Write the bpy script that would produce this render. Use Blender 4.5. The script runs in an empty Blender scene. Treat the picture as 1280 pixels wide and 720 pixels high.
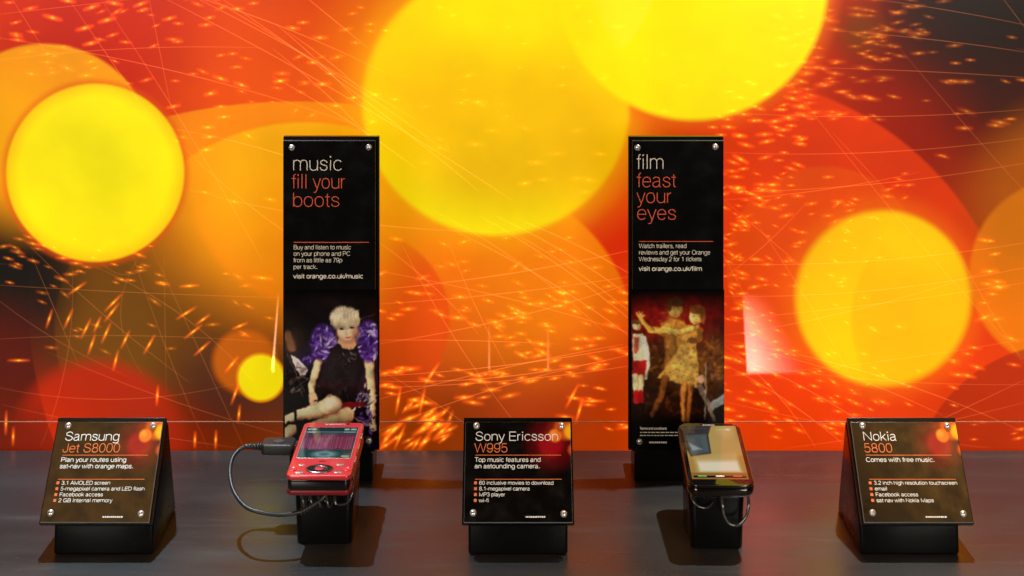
import bpy, bmesh, math, random
import numpy as np
from mathutils import Matrix, Vector
random.seed(7); RNG = np.random.default_rng(7)
S = bpy.context.scene
COL = S.collection
R = math.radians

# ------------------------------------------------------------------ camera
# A lens-shift (architectural) camera: level, so upright things stay upright.
F = 1750.0; HC = 0.534; YH = -184.0; DW = 1.259       # focal length in px of a 1280 frame, eye height, horizon row, distance of the mural
cam = bpy.data.cameras.new('camera'); camo = bpy.data.objects.new('camera', cam); COL.objects.link(camo)
cam.sensor_width = 36; cam.lens = F / 1280 * 36; cam.shift_y = (YH - 360) / 1280.0
cam.clip_start = 0.02; cam.clip_end = 100
camo.location = (0, 0, HC); camo.rotation_euler = (R(90), 0, 0)
S.camera = camo
# ------------------------------------------------------------------ world, lamps, exposure
W = bpy.data.worlds.new('World'); S.world = W; W.use_nodes = True
bg = W.node_tree.nodes['Background']; bg.inputs[0].default_value = (.30, .17, .09, 1); bg.inputs[1].default_value = .06
S.view_settings.view_transform = 'Standard'; S.view_settings.look = 'None'
S.view_settings.exposure = 0; S.view_settings.gamma = 1
S.cycles.transparent_max_bounces = 48
S.cycles.max_bounces = 8
S.cycles.caustics_reflective = False; S.cycles.caustics_refractive = False

def aim(o, t):
    o.rotation_euler = (Vector(t) - o.location).to_track_quat('-Z', 'Y').to_euler()
def spot(name, loc, tgt, power, col, ang, blend, rad):
    l = bpy.data.lights.new(name, 'SPOT'); l.energy = power; l.color = col
    l.spot_size = R(ang); l.spot_blend = blend; l.shadow_soft_size = rad
    o = bpy.data.objects.new(name, l); COL.objects.link(o); o.location = loc; aim(o, tgt); return o
def area(name, loc, tgt, power, col, sx, sy):
    l = bpy.data.lights.new(name, 'AREA'); l.energy = power; l.color = col
    l.shape = 'RECTANGLE'; l.size = sx; l.size_y = sy
    o = bpy.data.objects.new(name, l); COL.objects.link(o); o.location = loc; aim(o, tgt); return o
spot('downlight', (-.37, 1.215, .92), (-.33, 1.12, 0), 46, (.70, .89, 1), 48, .85, .008)
spot('downlight', (.37, 1.215, .92), (.33, 1.12, 0), 42, (1, .95, .86), 48, .85, .008)
area('front_fill', (-.9, -.75, .50), (-.10, 1.15, .15), 13, (1, .91, .77), .7, .6)  # unseen soft lamps giving the frontal fill on the signs
area('front_fill', (.9, -.75, .50), (.10, 1.15, .15), 13, (1, .91, .77), .7, .6)
area('amber_sheen_lamp', (-.92, -.42, 1.75), (-.30, 1.09, .05), 2.6, (1, .50, .14), .62, .62)  # unseen lamps added to lay a gold reflection on the label plates
area('amber_sheen_lamp', (1.02, -.12, 1.75), (.30, 1.09, .05), 3.6, (1, .48, .12), .62, .56)

# added, unseen projector lamps that throw the pale slivers of light on the mural
def projector(name, loc, power, col, patches):
    """patches: list of corner quads on the mural plane (x, z) -> (x0 at bottom, x0 at top, z0, z1, width, fade, gain)"""
    l = bpy.data.lights.new(name, 'SPOT'); l.energy = power; l.color = col
    l.spot_size = R(150); l.spot_blend = 0; l.shadow_soft_size = 0.0008
    o = bpy.data.objects.new(name, l); COL.objects.link(o); o.location = loc; o.rotation_euler = (R(90), 0, 0)
    l.use_nodes = True; nt = l.node_tree; N = nt.nodes; L = nt.links
    em = [n for n in N if n.type == 'EMISSION'][0]
    tc = N.new('ShaderNodeTexCoord'); sp = N.new('ShaderNodeSeparateXYZ'); L.new(tc.outputs['Normal'], sp.inputs[0])
    def m(op, a, b=None):
        n = N.new('ShaderNodeMath'); n.operation = op
        for i, v in enumerate((a, b)):
            if v is None: continue
            if isinstance(v, (int, float)): n.inputs[i].default_value = v
            else: L.new(v, n.inputs[i])
        return n.outputs[0]
    def mr(v, a, b):
        n = N.new('ShaderNodeMapRange'); n.clamp = True; L.new(v, n.inputs[0])
        n.inputs[1].default_value = a; n.inputs[2].default_value = b; return n.outputs[0]
    d = DW - loc[1]
    az = m('MULTIPLY', sp.outputs[2], -1.0)
    X = m('ADD', m('MULTIPLY', m('DIVIDE', sp.outputs[0], az), d), loc[0])
    Z = m('ADD', m('MULTIPLY', m('DIVIDE', sp.outputs[1], az), d), loc[2])
    tot = None
    for (xb, xt, z0, z1, wd, fade, gain, top) in patches:
        sl = (xt - xb) / (z1 - z0)
        xx = m('SUBTRACT', X, m('ADD', m('MULTIPLY', m('SUBTRACT', Z, z0), sl), xb))
        a = mr(xx, -.0006, .0006)
        tp = m('ADD', m('MULTIPLY', mr(Z, z1, z0), .55), .45); b = mr(m('DIVIDE', xx, tp), wd + fade, wd); b = m('POWER', b, 2.2)
        c = m('MULTIPLY', mr(Z, z0 - .0008, z0 + .0008), mr(Z, z1, z1 - (z1 - z0) * top))
        p = m('MULTIPLY', m('MULTIPLY', m('MULTIPLY', a, b), c), gain)
        tot = p if tot is None else m('ADD', tot, p)
    L.new(tot, em.inputs['Strength'])
    return o
def wx(px): return (px - 640) * DW / F
def wz(py): return HC - (py - YH) * DW / F
projector('added_glint_lamp', (.36, .90, .90), 2600, (.40, .58, 1.0),
          [(wx(934), wx(928), wz(466), wz(366), .009, .050, 1.0, .85)])
projector('added_glint_lamp', (-.36, .90, .90), 3600, (.45, .66, 1.0),
          [(wx(340), wx(348), wz(463), wz(366), .0008, .0012, .8, .95),
           (wx(611.2), wx(611.5), wz(463), wz(400), .0003, .0007, .35, .9),
           (wx(684.8), wx(685.2), wz(463), wz(405), .0003, .0007, .3, .9)])

# ------------------------------------------------------------------ helpers
def lin(c):
    c = np.asarray(c, float) / 255.0
    return np.where(c <= .04045, c / 12.92, ((c + .055) / 1.055) ** 2.4)
def rgba(c): return tuple(float(v) for v in lin(c)) + (1.0,)

def mat(name, base, rough=.5, metal=0., coat=0., spec=.5, noise=0., bump=0., nscale=400., emit=None, es=0.):
    m = bpy.data.materials.new(name); m.use_nodes = True
    nt = m.node_tree; b = nt.nodes['Principled BSDF']
    b.inputs['Base Color'].default_value = tuple(base) + (1,)
    b.inputs['Roughness'].default_value = rough; b.inputs['Metallic'].default_value = metal
    b.inputs['Coat Weight'].default_value = coat; b.inputs['Coat Roughness'].default_value = .04
    b.inputs['Specular IOR Level'].default_value = spec
    if emit is not None:
        b.inputs['Emission Color'].default_value = tuple(emit) + (1,); b.inputs['Emission Strength'].default_value = es
    if noise or bump:
        tc = nt.nodes.new('ShaderNodeTexCoord'); n = nt.nodes.new('ShaderNodeTexNoise')
        n.inputs['Scale'].default_value = nscale; n.inputs['Detail'].default_value = 4
        nt.links.new(tc.outputs['Object'], n.inputs['Vector'])
        if noise:
            mr = nt.nodes.new('ShaderNodeMapRange'); nt.links.new(n.outputs[0], mr.inputs[0])
            mr.inputs[1].default_value = .3; mr.inputs[2].default_value = .7
            mr.inputs[3].default_value = max(0, rough - noise); mr.inputs[4].default_value = rough + noise
            nt.links.new(mr.outputs[0], b.inputs['Roughness'])
        if bump:
            bp = nt.nodes.new('ShaderNodeBump'); bp.inputs['Strength'].default_value = bump; bp.inputs['Distance'].default_value = .0005
            nt.links.new(n.outputs[0], bp.inputs['Height']); nt.links.new(bp.outputs[0], b.inputs['Normal'])
    return m

def disc_layers(nt, vec, base, layers):
    """Printed bokeh art: stack of soft discs. layer = (cx, cz, r, soft, colour, opacity, [sx, sz], [clips])"""
    N = nt.nodes; L = nt.links
    cur = N.new('ShaderNodeRGB'); cur.outputs[0].default_value = rgba(base); cur = cur.outputs[0]
    def mask(cx, cz, r, soft, sx=1., sz=1.):
        v = vec
        if sx != 1 or sz != 1:
            mm = N.new('ShaderNodeVectorMath'); mm.operation = 'MULTIPLY'; L.new(vec, mm.inputs[0])
            mm.inputs[1].default_value = (sx, 1, sz); v = mm.outputs[0]
        d = N.new('ShaderNodeVectorMath'); d.operation = 'DISTANCE'; L.new(v, d.inputs[0])
        d.inputs[1].default_value = (cx * sx, 0, cz * sz)
        mr = N.new('ShaderNodeMapRange'); mr.interpolation_type = 'SMOOTHSTEP'; L.new(d.outputs['Value'], mr.inputs[0])
        mr.inputs[1].default_value = r + soft; mr.inputs[2].default_value = max(r - soft, 0.)
        return mr.outputs[0]
    def mul(a, b):
        n = N.new('ShaderNodeMath'); n.operation = 'MULTIPLY'; L.new(a, n.inputs[0])
        if isinstance(b, float): n.inputs[1].default_value = b
        else: L.new(b, n.inputs[1])
        return n.outputs[0]
    for ly in layers:
        cx, cz, r, soft, colr, op = ly[:6]
        sc = ly[6] if len(ly) > 6 and ly[6] else (1., 1.)
        k = mask(cx, cz, r, soft, *sc)
        if len(ly) > 7:
            for cl in ly[7]:
                inv = cl[2] < 0
                c = mask(cl[0], cl[1], abs(cl[2]), cl[3])
                if inv:
                    n = N.new('ShaderNodeMath'); n.operation = 'SUBTRACT'; n.inputs[0].default_value = 1; L.new(c, n.inputs[1]); c = n.outputs[0]
                k = mul(k, c)
        k = mul(k, float(op))
        mx = N.new('ShaderNodeMix'); mx.data_type = 'RGBA'; L.new(k, mx.inputs[0]); L.new(cur, mx.inputs[6])
        mx.inputs[7].default_value = rgba(colr); cur = mx.outputs[2]
    return cur

def link(name, bm, mats, parent=None, smooth=False):
    me = bpy.data.meshes.new(name); bm.to_mesh(me); bm.free()
    if not isinstance(mats, (list, tuple)): mats = [mats]
    for m in mats: me.materials.append(m)
    if smooth:
        for p in me.polygons: p.use_smooth = True
        me.set_sharp_from_angle(angle=R(38))
    o = bpy.data.objects.new(name, me); COL.objects.link(o)
    if parent is not None: o.parent = parent
    return o
def thing(name, label, cat, loc=(0, 0, 0), rot=(0, 0, 0), group=None):
    o = bpy.data.objects.new(name, None); COL.objects.link(o); o.empty_display_size = .02
    o.location = loc; o.rotation_euler = rot
    tag(o, label, cat, group); return o
def tag(o, label, cat, group=None):
    o['label'] = label; o['category'] = cat
    if group: o['group'] = group

def box(bm, x0, x1, y0, y1, z0, z1, bev=0., seg=2, mi=0):
    t = bmesh.new()
    r = bmesh.ops.create_cube(t, size=1)
    for v in t.verts:
        v.co = Vector((x0 if v.co.x < 0 else x1, y0 if v.co.y < 0 else y1, z0 if v.co.z < 0 else z1))
    if bev: bmesh.ops.bevel(t, geom=list(t.edges), offset=bev, segments=seg, affect='EDGES', profile=.5)
    merge(bm, t, mi)
def merge(bm, t, mi=None, M=None):
    vm = {}
    for v in t.verts: vm[v] = bm.verts.new(M @ v.co if M else v.co)
    for f in t.faces:
        try: g = bm.faces.new([vm[v] for v in f.verts])
        except ValueError: continue
        g.material_index = f.material_index if mi is None else mi
        g.smooth = f.smooth
    t.free()
def prism(bm, outline, z0, z1, bev=0., seg=2, mi=0, M=None, bev_bottom=True):
    """outline: (x, y) loop, extruded along z, rims rounded by bev"""
    t = bmesh.new()
    lo = [t.verts.new((x, y, z0)) for x, y in outline]; hi = [t.verts.new((x, y, z1)) for x, y in outline]
    n = len(outline); t.faces.new(lo[::-1]); t.faces.new(hi)
    for i in range(n): t.faces.new((lo[i], lo[(i + 1) % n], hi[(i + 1) % n], hi[i]))
    bmesh.ops.recalc_face_normals(t, faces=t.faces)
    if bev:
        ed = [e for e in t.edges if (abs(e.verts[0].co.z - e.verts[1].co.z) < 1e-9 and (bev_bottom or e.verts[0].co.z == z1 or abs(e.verts[0].co.z - z1) < 1e-9))]
        bmesh.ops.bevel(t, geom=ed, offset=bev, segments=seg, affect='EDGES', profile=.5)
    merge(bm, t, mi, M)
def rrect(w, l, r, n=6, cx=0., cy=0.):
    pts = []
    for (sx, sy, a0) in ((1, 1, 0), (-1, 1, 90), (-1, -1, 180), (1, -1, 270)):
        for k in range(n + 1):
            a = R(a0 + 90 * k / n)
            pts.append((cx + sx * (w / 2 - r) + r * math.cos(a), cy + sy * (l / 2 - r) + r * math.sin(a)))
    return pts
def ell(rx, ry, n=28, cx=0., cy=0.):
    return [(cx + rx * math.cos(2 * math.pi * k / n), cy + ry * math.sin(2 * math.pi * k / n)) for k in range(n)]
def catmull(P, sub=8):
    P = [Vector(p) for p in P]; Q = [P[0]] + P + [P[-1]]; out = []
    for i in range(1, len(Q) - 2):
        a, b, c, d = Q[i - 1], Q[i], Q[i + 1], Q[i + 2]
        for k in range(sub):
            t = k / sub
            out.append(.5 * ((2 * b) + (c - a) * t + (2 * a - 5 * b + 4 * c - d) * t * t + (3 * b - a - 3 * c + d) * t ** 3))
    out.append(P[-1]); return out
def tube(bm, P, r, n=10, mi=0, sub=8):
    P = catmull(P, sub); rings = []; up = Vector((0, 0, 1))
    for i, p in enumerate(P):
        t = (P[min(i + 1, len(P) - 1)] - P[max(i - 1, 0)]).normalized()
        a = t.cross(up)
        if a.length < .05: a = t.cross(Vector((1, 0, 0)))
        a.normalize(); b = t.cross(a); rr = r(i / (len(P) - 1)) if callable(r) else r
        rings.append([bm.verts.new(p + rr * (math.cos(2 * math.pi * k / n) * a + math.sin(2 * math.pi * k / n) * b)) for k in range(n)])
    for i in range(len(rings) - 1):
        for k in range(n):
            f = bm.faces.new((rings[i][k], rings[i][(k + 1) % n], rings[i + 1][(k + 1) % n], rings[i + 1][k])); f.material_index = mi; f.smooth = True
    for q in (rings[0][::-1], rings[-1]):
        f = bm.faces.new(q); f.material_index = mi
def lathe(bm, prof, n=20, mi=0, M=None):
    t = bmesh.new(); rings = []
    for (r, z) in prof:
        rings.append([t.verts.new((r * math.cos(2 * math.pi * k / n), r * math.sin(2 * math.pi * k / n), z)) for k in range(n)] if r > 1e-7 else [t.verts.new((0, 0, z))])
    for a, b in zip(rings, rings[1:]):
        for k in range(n):
            k2 = (k + 1) % n
            if len(a) == 1: q = (a[0], b[k2], b[k])
            elif len(b) == 1: q = (a[k], a[k2], b[0])
            else: q = (a[k], a[k2], b[k2], b[k])
            f = t.faces.new(q); f.smooth = True
    bmesh.ops.recalc_face_normals(t, faces=t.faces)
    merge(bm, t, mi, M)

# lettering: a light grotesque drawn as stroked centre lines --------------
def _arc(cx, cy, rx, ry, a0, a1, e=2.3):
    n = max(4, int(abs(a1 - a0) / 12)); o = []
    for k in range(n + 1):
        a = R(a0 + (a1 - a0) * k / n); c, s = math.cos(a), math.sin(a)
        o.append((cx + rx * math.copysign(abs(c) ** (2 / e), c), cy + ry * math.copysign(abs(s) ** (2 / e), s)))
    return o
def _cr(P, sub=4): return [(p.x, p.y) for p in catmull([(x, y, 0) for x, y in P], sub)]
_O = lambda cx=.27, cy=.26, rx=.205, ry=.25: _arc(cx, cy, rx, ry, 90, 450)
_arch = lambda x0, x1, y0=.30: [(x0, y0)] + _arc((x0 + x1) / 2, y0, (x1 - x0) / 2, .51 - y0, 180, 0) + [(x1, 0)]
GL = {
 'a': (.53, [_arc(.24, .37, .16, .14, 165, 0) + [(.40, .09)] + [(.415, .03), (.47, .015)], _cr([(.40, .315), (.30, .29), (.17, .265), (.065, .20), (.06, .10), (.12, .025), (.22, .01), (.33, .05), (.40, .16)])]),
 'b': (.555, [[(.075, 0), (.075, .72)], _O(.285)]), 'c': (.51, [_arc(.27, .26, .205, .25, 38, 322)]), 'd': (.555, [[(.478, 0), (.478, .72)], _O(.27)]),
 'e': (.54, [[(.075, .27), (.475, .27)] + _arc(.27, .26, .205, .25, 4, 322)]), 'f': (.27, [[(.135, 0)] + _arc(.245, .60, .11, .115, 180, 90), [(.02, .50), (.25, .50)]]),
 'g': (.55, [_O(.27), [(.475, .52)] + _arc(.275, -.06, .2, .14, 0, -158)]), 'h': (.54, [[(.07, 0), (.07, .72)], _arch(.07, .465)]),
 'i': (.22, [[(.11, 0), (.11, .52)], [(.11, .645), (.11, .72)]]), 'k': (.49, [[(.075, 0), (.075, .72)], [(.42, .52), (.075, .18)], [(.19, .29), (.45, 0)]]), 'l': (.22, [[(.11, 0), (.11, .72)]]),
 'm': (.83, [[(.07, 0), (.07, .52)], _arch(.07, .415, .33), _arch(.415, .76, .33)]), 'n': (.54, [[(.07, 0), (.07, .52)], _arch(.07, .465)]), 'o': (.54, [_O()]),
 'p': (.555, [[(.075, .52), (.075, -.2)], _O(.285)]), 'r': (.32, [[(.075, 0), (.075, .52)], _arc(.27, .29, .195, .215, 180, 92)]),
 's': (.48, [_cr([(.41, .37), (.37, .46), (.24, .51), (.11, .46), (.085, .375), (.15, .305), (.25, .27), (.36, .235), (.42, .145), (.37, .045), (.24, .01), (.11, .05), (.06, .155)])]),
 't': (.29, [[(.14, .66)] + _arc(.24, .11, .10, .1, 180, 275), [(.02, .50), (.26, .50)]]), 'u': (.54, [[(.075, .52)] + _arc(.27, .2, .195, .19, 180, 355), [(.465, 0), (.465, .52)]]),
 'v': (.47, [[(.025, .52), (.235, .01), (.445, .52)]]), 'w': (.72, [[(.025, .52), (.19, .01), (.36, .51), (.53, .01), (.695, .52)]]), 'x': (.47, [[(.03, .52), (.44, 0)], [(.43, .52), (.02, 0)]]),
 'y': (.47, [[(.025, .52), (.24, .01)], [(.445, .52), (.225, -.10), (.18, -.18), (.12, -.2), (.06, -.195)]]),
 'A': (.66, [[(.025, 0), (.33, .71), (.635, 0)], [(.135, .25), (.525, .25)]]),
 'B': (.66, [[(.09, 0), (.09, .71), (.35, .71)] + _arc(.36, .55, .19, .16, 80, -90) + [(.09, .39)], [(.36, .39)] + _arc(.38, .2, .21, .19, 80, -90) + [(.09, .01)]]),
 'C': (.70, [_arc(.37, .36, .30, .35, 38, 322)]), 'D': (.70, [[(.09, 0), (.09, .71), (.33, .71)] + _arc(.34, .36, .29, .35, 85, -85) + [(.33, .01), (.09, .01)]]),
 'E': (.61, [[(.56, .705), (.09, .705), (.09, .01), (.57, .01)], [(.09, .37), (.53, .37)]]), 'F': (.57, [[(.54, .705), (.09, .705), (.09, 0)], [(.09, .36), (.49, .36)]]),
 'G': (.74, [_arc(.37, .36, .30, .35, 42, 350), [(.40, .34), (.665, .34), (.665, 0)]]), 'J': (.50, [[(.41, .72)] + _arc(.235, .20, .175, .19, 360, 170)]),
 'L': (.54, [[(.09, .72), (.09, .01), (.51, .01)]]), 'M': (.85, [[(.09, 0), (.09, .71), (.425, .03), (.76, .71), (.76, 0)]]), 'N': (.73, [[(.09, 0), (.09, .71), (.64, .01), (.64, .72)]]),
 'O': (.76, [_arc(.38, .36, .315, .35, 90, 450)]), 'P': (.63, [[(.09, 0), (.09, .71), (.37, .71)] + _arc(.38, .52, .2, .19, 85, -90) + [(.09, .33)]]),
 'S': (.64, [_cr([(.55, .53), (.49, .65), (.32, .71), (.15, .65), (.10, .53), (.17, .43), (.32, .385), (.48, .33), (.57, .21), (.50, .06), (.32, .01), (.14, .06), (.065, .23)])]),
 'T': (.58, [[(.02, .705), (.56, .705)], [(.29, 0), (.29, .705)]]), 'W': (.92, [[(.02, .72), (.235, .01), (.46, .71), (.685, .01), (.90, .72)]]),
 '0': (.556, [_arc(.278, .36, .21, .35, 90, 450)]), '1': (.556, [[(.12, .56), (.22, .58), (.30, .64), (.32, .72)], [(.32, .72), (.32, 0)]]),
 '2': (.556, [_arc(.275, .51, .2, .2, 175, -10) + _cr([(.46, .44), (.36, .31), (.15, .16), (.07, .02)]) + [(.49, .01)]]),
 '3': (.556, [_arc(.265, .54, .18, .17, 165, -90) + [(.22, .37)], [(.265, .37)] + _arc(.265, .19, .205, .18, 85, -170)]),
 '5': (.556, [[(.45, .705), (.14, .705), (.09, .36)] + _arc(.27, .23, .21, .22, 145, -165)]), '6': (.556, [_O(.278, .23, .205, .22), _arc(.288, .36, .215, .35, 30, 180) + [(.073, .25)]]),
 '7': (.556, [[(.06, .705), (.49, .705), (.36, .5), (.25, .25), (.21, 0)]]), '8': (.556, [_arc(.278, .54, .175, .17, 90, 450), _arc(.278, .19, .205, .18, 90, 450)]),
 '9': (.556, [_O(.278, .49, .205, .22), _arc(.268, .36, .215, .35, 0, -150) , [(.483, .36), (.483, .49)]]),
 '.': (.27, [[(.135, 0), (.135, .09)]]), ',': (.27, [[(.15, .08), (.14, 0), (.10, -.12)]]), '-': (.33, [[(.05, .26), (.28, .26)]]), '/': (.31, [[(.0, -.02), (.31, .74)]]), ' ': (.27, [])}
_lv = [0]
def text(bm, s, x, t, size, M, n=0., width=None, xs=1., weight=.06, mi=0, track=0.):
    """letters with their baseline start at (x, t) in the plane of M, n in front of it; width fits the line"""
    nat = sum(GL[c][0] + track for c in s) - .15
    kx = xs * size if width is None else width / nat
    hw = weight * size / 2; pen = -.07
    for c in s:
        adv, strokes = GL[c]
        for st in strokes:
            _lv[0] = (_lv[0] + 1) % 7; z = n + _lv[0] * 1.2e-5
            P = [(x + (pen + px) * kx, t + py * size) for px, py in st]
            P = [p for i, p in enumerate(P) if i == 0 or math.hypot(p[0] - P[i - 1][0], p[1] - P[i - 1][1]) > 1e-7]
            closed = math.hypot(P[0][0] - P[-1][0], P[0][1] - P[-1][1]) < 1e-6
            if closed: P = P[:-1]
            m = len(P); w = hw * (2.1 if c in '.' else 1.5 if c == 'i' and len(st) == 2 and st[0][1] > .6 else 1.)
            rows = []
            for i, p in enumerate(P):
                q0 = P[i - 1] if (i > 0 or closed) else p; q1 = P[(i + 1) % m] if (i < m - 1 or closed) else p
                d0 = Vector((p[0] - q0[0], p[1] - q0[1])); d1 = Vector((q1[0] - p[0], q1[1] - p[1]))
                if d0.length < 1e-9: d0 = d1
                if d1.length < 1e-9: d1 = d0
                d0.normalize(); d1.normalize(); tn = d0 + d1
                if tn.length < 1e-3: tn = d1
                tn.normalize(); nv = Vector((-tn.y, tn.x)); k = 1 / max(.5, nv.dot(Vector((-d1.y, d1.x))))
                rows.append([bm.verts.new(M @ Vector((p[0] + sg * nv.x * w * k, p[1] + sg * nv.y * w * k, z))) for sg in (-1, 1)])
            for i in range(m if closed else m - 1):
                a_, b_ = rows[i], rows[(i + 1) % m]
                f = bm.faces.new((a_[0], b_[0], b_[1], a_[1])); f.material_index = mi
        pen += adv + track
def bar(bm, x0, x1, t0, t1, M, n=0., mi=0):
    f = bm.faces.new([bm.verts.new(M @ Vector(p)) for p in ((x0, t0, n), (x1, t0, n), (x1, t1, n), (x0, t1, n))]); f.material_index = mi

# painted prints ---------------------------------------------------------
class Paint:
    """A small vector painter whose result becomes the colour attribute of a printed sheet."""
    def __init__(s, x0, y0, x1, y1, nx, ny, bgc):
        s.x0, s.y0, s.x1, s.y1, s.nx, s.ny = x0, y0, x1, y1, nx, ny
        s.X, s.Y = np.meshgrid(np.linspace(x0, x1, nx), np.linspace(y0, y1, ny))
        s.A = np.zeros((ny, nx, 3)) + np.array(bgc, float)
        s.px = (x1 - x0) / (nx - 1)
    def put(s, m, c, op=1.):
        m = (np.clip(m, 0, 1) * op)[..., None]; s.A = s.A * (1 - m) + np.asarray(c, float) * m
    def ell(s, cx, cy, rx, ry, c, op=1., soft=.06, rot=0., vol=0.):
        dx, dy = s.X - cx, s.Y - cy; a = R(rot)
        u = (dx * math.cos(a) + dy * math.sin(a)) / rx; v = (-dx * math.sin(a) + dy * math.cos(a)) / ry
        d = np.sqrt(u * u + v * v)
        if vol:
            z = np.sqrt(np.clip(1 - d * d, 0, 1)); k = 1 + vol * (.75 * z - .55 - .38 * u - .22 * v); c = np.array(c, float) * k[..., None] * np.stack([np.ones_like(k), .8 + .2 * np.clip(k, 0, 1), .7 + .3 * np.clip(k, 0, 1)], -1)
        s.put((1 + soft - d) / (2 * soft), c, op)
    def limb(s, pts, c, op=1., soft=2., shade=None, vol=0.):
        for (x0, y0, r0), (x1, y1, r1) in zip(pts, pts[1:]):
            dx, dy = x1 - x0, y1 - y0; L = dx * dx + dy * dy + 1e-9
            t = np.clip(((s.X - x0) * dx + (s.Y - y0) * dy) / L, 0, 1)
            d = np.hypot(s.X - x0 - t * dx, s.Y - y0 - t * dy) - (r0 + (r1 - r0) * t)
            if vol:
                q = np.clip(((s.X - x0) * dy - (s.Y - y0) * dx) / math.sqrt(L) / (r0 + (r1 - r0) * t + 1e-6), -1, 1)
                if dy < 0: q = -q
                if abs(dx) > abs(dy): q = -q if dx * (1 if dy >= 0 else -1) > 0 else q
                k = 1 + vol * (.8 * np.sqrt(1 - q * q) - .55 - .38 * q)
                s.put(.5 - d / (2 * soft), np.array(c, float) * k[..., None] * np.stack([np.ones_like(k), .8 + .2 * np.clip(k, 0, 1), .7 + .3 * np.clip(k, 0, 1)], -1), op); continue
            s.put(.5 - d / (2 * soft), c, op)
            if shade is not None:
                q = d + .55 * (r0 + (r1 - r0) * t); side = ((s.X - x0) * dy - (s.Y - y0) * dx) / math.sqrt(L)
                s.put(np.clip(.5 - d / (2 * soft), 0, 1) * np.clip(-side / (r0 + 1), 0, 1), shade, .75)
    def poly(s, P, c, op=1., soft=2.):
        ins = np.zeros(s.X.shape, bool); dm = np.full(s.X.shape, 1e9); n = len(P)
        for i in range(n):
            x0, y0 = P[i]; x1, y1 = P[(i + 1) % n]
            if y0 != y1:
                cr = ((y0 > s.Y) != (y1 > s.Y)) & (s.X < (x1 - x0) * (s.Y - y0) / (y1 - y0) + x0); ins ^= cr
            dx, dy = x1 - x0, y1 - y0; L = dx * dx + dy * dy + 1e-9
            t = np.clip(((s.X - x0) * dx + (s.Y - y0) * dy) / L, 0, 1)
            dm = np.minimum(dm, np.hypot(s.X - x0 - t * dx, s.Y - y0 - t * dy))
        d = np.where(ins, -dm, dm); s.put(.5 - d / (2 * soft), c, op)
    def shards(s, cx, cy, rx, ry, n, cols, size, seed, op=.9):
        r = np.random.default_rng(seed)
        for _ in range(n):
            a = r.uniform(0, 2 * math.pi); q = math.sqrt(r.uniform(0, 1))
            x, y = cx + rx * q * math.cos(a), cy + ry * q * math.sin(a); b = r.uniform(0, math.pi)
            w, h = size * r.uniform(.6, 1.5), size * r.uniform(.2, .55)
            P = []
            for k in range(4):
                an = b + k * math.pi / 2; rr = (w, h)[k % 2]
                P.append((x + rr * math.cos(an), y + rr * math.sin(an)))
            s.poly(P, cols[r.integers(len(cols))], op, 1.8)
    def noise(s, amp, cell=1, seed=1):
        r = np.random.default_rng(seed)
        n = r.normal(0, 1, (s.ny // cell + 2, s.nx // cell + 2))
        n = np.kron(n, np.ones((cell, cell)))[:s.ny, :s.nx]; s.A = s.A * (1 + amp * n[..., None])
    def warp(s, amp, cell, seed):
        r = np.random.default_rng(seed); ny, nx = s.ny, s.nx
        def field():
            g = r.normal(0, 1, (ny // cell + 3, nx // cell + 3)); yy, xx = np.arange(ny) / cell, np.arange(nx) / cell
            y0, x0 = yy.astype(int), xx.astype(int); fy, fx = (yy - y0)[:, None], (xx - x0)[None]; fy = fy * fy * (3 - 2 * fy); fx = fx * fx * (3 - 2 * fx)
            a, b, c, d = g[y0][:, x0], g[y0][:, x0 + 1], g[y0 + 1][:, x0], g[y0 + 1][:, x0 + 1]
            return (a * (1 - fx) + b * fx) * (1 - fy) + (c * (1 - fx) + d * fx) * fy
        I, J = np.mgrid[0:ny, 0:nx]
        s.A = s.A[np.clip(np.rint(I + amp * field()), 0, ny - 1).astype(int), np.clip(np.rint(J + amp * field()), 0, nx - 1).astype(int)]
    def mottle(s, amp, cell, seed):
        k = s.A; s.A = np.repeat(np.arange(1.)[:, None, None], 3, 2); r = np.random.default_rng(seed); g = r.normal(0, 1, (s.ny // cell + 3, s.nx // cell + 3))
        yy, xx = np.arange(s.ny) / cell, np.arange(s.nx) / cell; y0, x0 = yy.astype(int), xx.astype(int); fy, fx = (yy - y0)[:, None], (xx - x0)[None]
        f = (g[y0][:, x0] * (1 - fx) + g[y0][:, x0 + 1] * fx) * (1 - fy) + (g[y0 + 1][:, x0] * (1 - fx) + g[y0 + 1][:, x0 + 1] * fx) * fy
        s.A = np.clip(k * (1 + amp * f[..., None]), 0, 255)
    def blur(s, k):
        for ax in (0, 1):
            p = np.pad(s.A, [(k, k) if a == ax else (0, 0) for a in range(3)], mode='edge'); c = np.zeros_like(s.A)
            for i in range(2 * k + 1): c += np.take(p, range(i, i + s.A.shape[ax]), axis=ax)
            s.A = c / (2 * k + 1)
    def sheet(s, name, w, h, M, n, material, parent, outline=None):
        us = np.linspace(-w / 2, w / 2, s.nx); vs = np.linspace(h, 0, s.ny); U, V = np.meshgrid(us, vs)
        P = np.stack([U, V, np.full_like(U, n), np.ones_like(U)], -1).reshape(-1, 4) @ np.array(M).T
        me = bpy.data.meshes.new(name); nv = s.nx * s.ny; me.vertices.add(nv); me.vertices.foreach_set('co', P[:, :3].astype(np.float32).ravel())
        i = np.arange(nv).reshape(s.ny, s.nx)
        q = np.stack([i[1:, :-1], i[1:, 1:], i[:-1, 1:], i[:-1, :-1]], -1).reshape(-1, 4); nf = len(q)
        me.loops.add(nf * 4); me.loops.foreach_set('vertex_index', q.ravel().astype(np.int32))
        me.polygons.add(nf); me.polygons.foreach_set('loop_start', (np.arange(nf) * 4).astype(np.int32))
        me.update(calc_edges=True); me.validate()
        ca = me.color_attributes.new('Ink', 'FLOAT_COLOR', 'POINT')
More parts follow.
